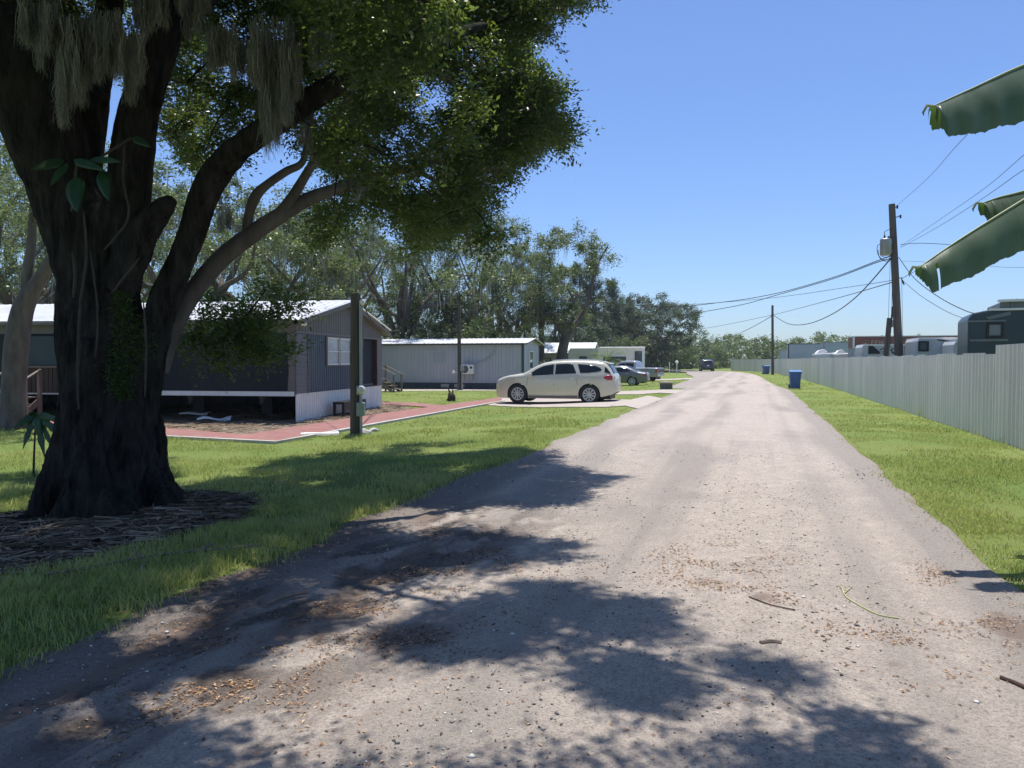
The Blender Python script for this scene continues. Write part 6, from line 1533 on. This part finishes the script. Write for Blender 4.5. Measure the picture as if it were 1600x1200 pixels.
bx2('meter_box', 561, 602, 571, 616, m_metal); a = us(569, 608); b = MB(); b.lathe([(0, -.10), (.08, -.09), (.10, -.05), (.10, .04)], 18, Matrix.Translation((a.x, -.36, a.z))); b.build('meter_glass', m_lens, pst, smooth=True)
bx2('breaker_box', 561, 628, 573, 649, m_boxgreen, .2)
b = MB(); a = us(567, 474); b.tube([us(566, 480, -.12), us(566, 473, -.14), us(569, 470, -.16), us(571, 475, -.16)], .04, 8); b.build('weatherhead', m_metal, pst, smooth=True)
b = MB(); b.lathe([(0, -.06), (.06, -.05), (.07, .03), (0, .05)], 12, Matrix.Translation(us(566, 472, -.2))); b.build('insulator', m_white, pst, smooth=True)
wire('slack cable from the near post to the right roof corner of the dark home', [(569, 474, g.y - .1), (575, 492, g.y + 2), (584, 503, g.y + 5), (597, 508, g.y + 9), (602, 512, 29.5)], .022)
wire('cable arriving at the near post from the left trees', [(560, 468, g.y), (500, 462, 26), (440, 456, 34), (380, 452, 44)], .012)
wire('cable from the near post to the dark pole by the grey home', [(560, 466, g.y), (610, 467, 28), (660, 471, 36), (717, 476, 43)], .014)
g2_ = G(718, 609.5); pst2 = thing('utility_post', 'thin dark service pole standing before the grey home wall', 'utility post', tuple(g2_))
b = MB(); t2z = (W(716, 470, g2_.y) - g2_).z; b.tube([(0, 0, -.1), (-.02, 0, t2z)], [.13, .10], 10); b.build('pole', m_post, pst2, smooth=True)
b = MB(); b.tube([(.16, -.1, 0), (.16, -.1, 1.4)], .05, 8); b.box(.06, .3, -.18, -.04, 1.2, 1.55); b.build('meter_box', m_metal, pst2, bevel=.01)
b = MB(); b.lathe([(0, -.09), (.09, -.08), (.10, 0), (0, .03)], 14, Matrix.Translation((-.36, -.16, 1.12))); b.bar((-.36, -.1, 1.12), (0, 0, 1.1), .03); b.build('floodlight', m_white, pst2, smooth=True)
# small white lamp posts at the bend
for px_, py0, py1, lb, hd in ((1057.5, 566, 578, 'white globe lamp post on the far lawn', .22), (1046, 567, 578, 'short white post left of the globe lamp', .08)):
    yy = 92; b0_ = gg(px_, yy); t_ = thing('lamp_post', lb, 'lamp post', b0_); zt2 = W(px_, py0, yy).z - b0_[2]
    b = MB(); b.tube([(0, 0, 0), (0, 0, zt2)], .06, 8); b.build('post', m_white, t_); b = MB(); b.lathe([(0, -hd), (hd * .7, -hd * .7), (hd, 0), (hd * .7, hd * .7), (0, hd)], 14, Matrix.Translation((0, 0, zt2)) @ Matrix.Rotation(PI / 2, 4, 'X')); b.build('globe', m_white, t_, smooth=True)

# ------------------------------------------------------------------ behind the fence
m_boxw = mat('dusty_blue_white_panels', (.46, .49, .56), (.40, .43, .50), .6, .5, dirt=.25, dirtc=(.36, .37, .42))
RZ_ = -R(17)
def span(px0_, px1_, yt, Y_):
    """left end, length of a body set square to the fence between two photo columns"""
    a = W(px0_, yt, Y_); k = (px1_ - 800) / FPX; L_ = (k * Y_ - a.x) / (math.cos(RZ_) - k * math.sin(RZ_)); return a, L_
def trailer_box(label, px0_, px1_, ytop, Y_, m, depth=2.5, rz=0.0, zb=1.0, name='cargo_trailer', roof=None, cat='cargo trailer'):
    a, L_ = span(px0_, px1_, ytop, Y_); t_ = thing(name, label, cat, (a.x, Y_, 0), RZ_)
    local(t_, lambda b: b.box(0, L_, 0, depth, zb, a.z - .06), 'box_body', m, bevel=.03)
    k = .5
    local(t_, lambda b: [b.box(x_, x_ + .03, -.02, -.003, zb + .1, a.z - .12) for x_ in np.arange(.6, L_ - .3, 1.2)], 'side_ribs', m)
    local(t_, lambda b: (b.box(-.03, L_ + .03, -.03, depth + .03, a.z - .058, a.z), b.box(-.02, .10, -.035, -.004, zb, a.z - .06), b.box(L_ - .10, L_ + .02, -.035, -.004, zb, a.z - .06)), 'frame_edges', roof or m_metal)
    for xw in (L_ * .55, L_ * .7): b = MB(); b.lathe([(0, -.15), (.25, -.15), (.48, -.12), (.5, 0), (.48, .15), (0, .15)], 20, Matrix.Translation((xw, .3, .5))); b.build('wheel', m_tyre, t_, smooth=True)
    b = MB(); b.box(.2, L_ - .2, .3, depth - .3, .7, zb - .003); b.build('chassis', m_black, t_)
    return t_, L_, a.z
trailer_box('small grey box trailer behind the fence right of the thin pole', 1218, 1233, 546.5, 100, m_silver, 2.2)
trailer_box('tall pale blue box trailer behind the fence with dark left end', 1231.5, 1286, 537, 84, m_boxw, 3.0, roof=m_skirt)
trailer_box('long low blue grey trailer behind the fence right of the tall box', 1286.5, 1336, 534.5, 74, m_boxw, 2.6)
m_redsign, n, l, bs = nodes_of('red_lettered_panel')
l.new(mix(n, l, ramp(n, l, tex(n, l, 1.3, 5, .6), [(.4, 0), (.7, 1)]), (.26, .085, .07), (.20, .07, .06)), bs.inputs['Base Color']); bs.inputs['Roughness'].default_value = .5
rt, RL, RZ = trailer_box('long red brown semi trailer with pale lettering behind the campers', 1333, 1512, 525, 52, m_redsign, 2.5, R(0), 1.1, 'semi_trailer', m_white, 'semi trailer')
m_let = mat('faded_cream_letters', (.50, .42, .36), (.38, .28, .23), 4, .6); m_orange = mat('faded_orange_marks', (.42, .17, .07), (.35, .13, .06), 4, .6)
# blurred lettering: the marks are unreadable in the photo, a swirl emblem then strokes
b = MB(); b.tube(catmull([(.75 + math.cos(a) * .22 * (1 - a / 9), -.045, RZ - .48 + math.sin(a) * .2 * (1 - a / 9)) for a in np.linspace(0, 5.2, 10)], 4), .035, 5, flat=.4); b.prism([(.62, RZ - .66), (.80, RZ - .42), (.92, RZ - .66)], -.05, -.035, 'y'); b.build('emblem', m_let, rt)
def sletters(x0_, m, seed, cnt, hgt, zz, wd=.24):
    rl = random.Random(seed); b = MB(); x_ = x0_
    for k in range(cnt):
        k_ = rl.randint(0, 3)
        b.box(x_, x_ + .05, -.05, -.036, zz, zz + hgt)
        if k_ in (0, 1): b.box(x_ + .05, x_ + wd * .7, -.05, -.036, zz + hgt - .05, zz + hgt)
        if k_ in (1, 2): b.box(x_ + .05, x_ + wd * .6, -.05, -.036, zz + hgt * .45, zz + hgt * .45 + .05)
        if k_ in (0, 2, 3): b.box(x_ + wd * .6, x_ + wd * .6 + .05, -.05, -.036, zz, zz + hgt * .9 - .05 * (k_ == 0))
        x_ += wd
    b.build('lettering', m, rt)
sletters(1.15, m_let, 3, 5, .28, RZ - .60); sletters(2.5, m_orange, 4, 9, .34, RZ - .62); sletters(5.2, m_orange, 5, 7, .40, RZ - .66, .28)
# small boat tops / covers low behind the fence
def hull(label, px0_, px1_, yt, Y_, m=m_white):
    a, L_ = span(px0_, px1_, yt, Y_); t_ = thing('boat', label, 'boat', (a.x, Y_, 0), RZ_, 'boats stored behind the fence'); z = a.z
    local(t_, lambda b: b.prism([(0, z - .35), (.25, z - .9), (L_ - .1, z - .9), (L_, z - .22), (L_ * .5, z - .3)], 0, 2.0, 'y'), 'hull', m, bevel=.06)
    local(t_, lambda b: b.prism([(.15, z - .33), (.4, z - .06), (.7, z), (L_ * .45, z - .02), (L_ * .55, z - .24), (L_ * .3, z - .3)], .25, 1.75, 'y'), 'windshield_deck', m, bevel=.05)
    local(t_, lambda b: (b.box(.5, L_ - .4, .4, 1.6, z - 1.1, z - .92), b.box(.8, .95, .5, .65, 0, z - 1.1), b.box(L_ - 1, L_ - .85, 1.3, 1.45, 0, z - 1.1)), 'cradle', m_metal)
hull('white boat top showing over the fence left of the campers', 1272, 1312, 546, 58); hull('second white boat top just right of the first', 1303, 1336, 546, 56)
trailer_box('low pale grey utility box in front of the red semi trailer left end', 1331, 1345, 544, 46, m_silver, 1.6, name='utility_box', cat='utility box')
# campers with swoosh graphics
def place_camper(label, px0_, px1_, yt, Y_, body, swo=True, acs=(0,), wins=(), seed=1, group='campers parked behind the fence'):
    a, L_ = span(px0_, px1_, yt, Y_)
    t_ = camper('travel_trailer', label, (a.x + L_ / 2 * math.cos(RZ_), Y_ + L_ / 2 * math.sin(RZ_), 0), RZ_, L_, a.z, 2.4, body, acs=acs, wins=wins, group=group, nose=.12)
    if swo:
        z = a.z; m = m_black; X = lambda px_: L_ * ((px_ - px0_) / (px1_ - px0_) - .5); Z = lambda py_: W(1390, py_, Y_).z
        b = MB(); b.prism([(X(1357), Z(538)), (X(1361), Z(538)), (X(1373), Z(548)), (X(1376), Z(553)), (X(1357), Z(553))], -.02, -.004, 'y')
        def band(pts, w_):
            up = [(x, zz + w_ * (1 - .6 * i / (len(pts) - 1))) for i, (x, zz) in enumerate(pts)]; b.prism(pts + up[::-1], -.02, -.004, 'y')
        band([(X(1374), Z(553)), (X(1376), Z(547)), (X(1380), Z(545.5)), (X(1388), Z(545.5))], .07); band([(X(1378), Z(553)), (X(1380), Z(550)), (X(1387), Z(549.5))], .05)
        b.prism([(X(1391), Z(547)), (X(1395), Z(544.5)), (X(1398), Z(544.5)), (X(1393), Z(548)), (X(1400), Z(553)), (X(1395), Z(553))], -.02, -.004, 'y')
        b.box(X(1413), X(1416), -.02, -.004, Z(556), Z(538))
        band([(X(1417), Z(546)), (X(1423), Z(544)), (X(1431), Z(543))], .07); band([(X(1417), Z(551)), (X(1424), Z(549.5)), (X(1431), Z(549))], .07)
        b.build('black_graphics', m, t_)
    return t_
place_camper('white camper with black swoosh graphics behind the power pole', 1345, 1432, 538.5, 38, m_cream if False else m_silver, True, ())
b5 = place_camper('pale grey camper with small square window right of the power pole', 1431, 1504, 528, 31, m_silver, False, (), ((-.72, -.45, 2.08, 2.38),), 2)
local(b5, lambda b: (b.prism([(-.1, 2.53), (.85, 2.38), (.85, 2.34), (-.05, 2.46)], -.02, -.004, 'y'), b.box(.55, .65, -.02, -.004, 1.5, 2.42)), 'black_graphics', m_black)
b6 = place_camper('pale camper end peeping left of the dark motorhome', 1488, 1518, 533, 29.0, m_silver, False, (), (), 3)
rd = W(1485, 526, 34); rad_ = thing('roof_dome', 'cream dome cover on the camper roof near the dark motorhome', 'roof dome', (rd.x, 32.2, 2.62)); b = MB(); b.lathe([(.55, 0), (.52, -.18), (.35, -.28), (0, -.32)], 18, Matrix.Rotation(-PI / 2, 4, 'X')); b.build('dome', m_cream, rad_, smooth=True)
b = MB(); b.box(-.35, .35, -.35, .35, -.1, .02); b.build('base', m_white, rad_)
# dark motorhome
Yd = 21.0; a = W(1513, 490, Yd); zt = W(1513, 492, Yd).z
mh = thing('motorhome', 'large dark teal motorhome with white awning edge at the right frame edge', 'motorhome', (a.x, Yd, 0), -R(25))
m_teal = mat('dark_teal_gelcoat', (.045, .065, .075), (.035, .05, .06), 1, .35, dirt=.2, dirtc=(.10, .12, .13))
m_teal2 = mat('mid_grey_graphics', (.18, .20, .21), (.14, .16, .17), 2, .4)
local(mh, lambda b: b.prism([(0, .5), (8, .5), (8, zt + .15), (.5, zt + .13), (.12, zt + .05), (0, zt - .08)], 0, 2.5, 'y'), 'body', m_teal, bevel=.06)
local(mh, lambda b: (b.box(.7, 8, -.10, .12, zt + .335, zt + .40), b.box(.5, 8, -.05, .02, zt + .10, zt + .16)), 'awning_edge', m_white)
local(mh, lambda b: (b.box(.05, .95, -.03, -.004, 2.18, 2.24), b.box(.0, .9, -.03, -.004, 2.72, 2.77), b.prism([(.4, 2.85), (1.0, 3.0), (1.0, 2.9), (.5, 2.78)], -.03, -.004, 'y')), 'pale_stripes', m_teal2)
win(mh, .50, .78, 2.34, 2.64, m_black, m_glass, 0, 0); win(mh, 1.6, 2.1, 1.3, 2.35, m_black, m_glass, 0, 0, 'door')
local(mh, lambda b: (b.box(2.9, 8, -.4, -.003, 1.2, zt - .12)), 'slide_out', m_teal, bevel=.03)
local(mh, lambda b: (b.box(2.85, 8, -.62, -.38, zt - .117, zt - .06)), 'slide_awning', m_white)
local(mh, lambda b: [b.box(.75, 8, .03, 2.3, zt + .152, zt + .33)] + [b.box(1.0 + k * .9, 1.06 + k * .9, -.03, .028, zt + .165, zt + .33) for k in range(7)], 'roof_band', m_teal2, bevel=.02)
for xw in (1.6, 6.2): b = MB(); b.lathe([(0, -.12), (.25, -.12), (.42, -.1), (.45, 0), (.42, .12), (0, .12)], 20, Matrix.Translation((xw, .15, .45))); b.build('wheel', m_tyre, mh, smooth=True)
# tree behind it, low foliage showing above its roof
bt = make_tree('shade_tree', 'leafy tree showing just above the dark motorhome roof', (W(1600, 500, 27).x + 2.6, 27.0, 0), 3.9, 3.9, 1.4, .2, 6, 90, 200, .09, m_bleaf, 51, 0, crad=.45, group=None, crown_z=2.8)

# ------------------------------------------------------------------ banana plant on the right verge
m_ban, n, l, bs = nodes_of('banana_leaf')
wv = n.new('ShaderNodeAttribute'); wv.attribute_name = 'tint'
stp_ = ramp(n, l, tex(n, l, 3, 5, .6), [(.35, 0), (.7, 1)])
c = mix(n, l, stp_, (.12, .165, .11), (.065, .105, .06)); c = mix(n, l, ramp(n, l, wv.outputs['Fac'], [(.4, 0), (.9, .55)]), c, (.15, .20, .12))
l.new(c, bs.inputs['Base Color']); bs.inputs['Roughness'].default_value = .42; bs.inputs['Specular IOR Level'].default_value = .5
tr = n.new('ShaderNodeBsdfTranslucent'); tr.inputs[0].default_value = (.10, .20, .03, 1); ms = n.new('ShaderNodeMixShader'); ms.inputs[0].default_value = .28
l.new(bs.outputs[0], ms.inputs[1]); l.new(tr.outputs[0], ms.inputs[2]); l.new(ms.outputs[0], n['Material Output'].inputs[0])
m_rib = mat('banana_midrib', (.33, .38, .20), (.25, .3, .14), 5, .5); m_stemb = mat('banana_stem', (.16, .17, .08), (.09, .08, .05), 4, .6, stretch=(1, 1, .2))
bp = thing('banana_plant', 'banana plant whose drooping folded leaves enter from the right', 'banana plant', (6.45, 6.4, 0)); BL = Vector(bp.location)
b = MB(); b.tube([(0, 0, -.1), (.03, 0, 1.2), (0, 0, 2.8), (-.02, 0, 3.75)], [.19, .16, .12, .07], 14); b.build('pseudostem', m_stemb, bp, smooth=True)
def banleaf(rib, wlo, whi, seed, tear=()):
    """rib: image points+depth from the plant to the tip; wlo/whi: half blade widths hanging in front and behind"""
    Q = catmull([tuple(W(*p) - BL) for p in rib], 34); N_ = len(Q); r = np.random.default_rng(seed)
    for nm, sgn, wmax, ydir in (('blade', -1, wlo, -.30), ('blade', 1, whi, .55)):
        V = []; T = []; M_ = 15
        for i in range(N_):
            t = i / (N_ - 1); wd_ = wmax * min(1.0, (t / .25) ** .5 if t < .25 else 1) * (1 - .42 * max(0, (t - .6) / .4) ** 1.5)
            rg = 1 + .02 * math.sin(i * .23 + seed) + .012 * math.sin(i * .9) + .006 * r.normal()
            if i > N_ - 10: rg *= 1 - .065 * (i - (N_ - 10)) + .05 * math.sin(i * 2.1)
            d = Vector((0.03 * math.sin(i * .25), ydir, -1)).normalized()
            for j in range(M_):
                u = j / (M_ - 1); o = Vector((0, 0, .035 * math.sin(u * PI))) + Vector((0, sgn * .035 * math.sin(u * 2.6), 0)) + Vector((0, .012 * u * math.sin(i * .33 + u * 2) + .002 * math.sin(i * 2.9), 0))
                V.append(Vector(Q[i]) + d * (u * wd_ * rg) + o * 1.0); T.append(.35 + .25 * math.sin(i * 2.9) + .3 * math.sin(i * .37 + math.sin(u * 4)) + .25 * r.random() * (u > .1))
        F = []
        for i in range(N_ - 1):
            for j in range(M_ - 1):
                if any(a_ <= i / N_ <= a_ + .010 and j / M_ > b_ for a_, b_ in tear): continue
                a_ = i * M_ + j; F.append((a_, a_ + 1, a_ + 1 + M_, a_ + M_))
        link(nm, npmesh(nm, np.array([tuple(v) for v in V]), np.array(F), np.array(T)), m_ban, bp, smooth=True)
    b = MB(); b.tube(Q, [.022 * (1 - .75 * i / N_) for i in range(N_)], 7); 
    tip = Vector(Q[-1]); b.tube([tip, tip + Vector((-.05, 0, .005)), tip + Vector((-.08, 0, -.05)), tip + Vector((-.075, 0, -.075))], [.012, .012, .009, .003], 6)
    b.build('midrib', m_rib, bp, smooth=True)
YB = 6.3
banleaf([(2000, 190, YB), (1900, 75, YB), (1740, 50, YB), (1600, 102, YB - .1), (1520, 138, YB - .15), (1458, 166, YB - .2)], .48, .32, 1, ((.97, .5),))
banleaf([(2000, 230, YB + .2), (1880, 200, YB + .2), (1720, 240, YB + .1), (1600, 312, YB), (1500, 374, YB - .1), (1436, 418, YB - .15)], .40, .22, 2, ((.90, .25),))
banleaf([(2010, 220, YB + .4), (1850, 225, YB + .7), (1700, 270, YB + .7), (1600, 299, YB + .6), (1560, 309, YB + .6), (1534, 318, YB + .6)], .42, .18, 3)
banleaf([(2000, 200, YB), (2050, 20, YB - .5), (2150, 60, YB - 1.2), (2250, 350, YB - 1.8)], .4, .4, 4)
# ------------------------------------------------------------------ summer haze
m_haze = bpy.data.materials.new('haze'); m_haze.use_nodes = True; hn = m_haze.node_tree.nodes; hl = m_haze.node_tree.links; hn.clear()
vo_ = hn.new('ShaderNodeVolumePrincipled'); vo_.inputs['Color'].default_value = (.80, .88, 1.0, 1); vo_.inputs['Density'].default_value = .00035; vo_.inputs['Anisotropy'].default_value = .3
ho = hn.new('ShaderNodeOutputMaterial'); hl.new(vo_.outputs[0], ho.inputs['Volume'])
mb = MB(); mb.box(-260, 260, -30, 330, -1.3, 26); hz = mb.build('haze', m_haze); tag(hz, 'thin pale summer haze filling the air', 'haze', kind='stuff')
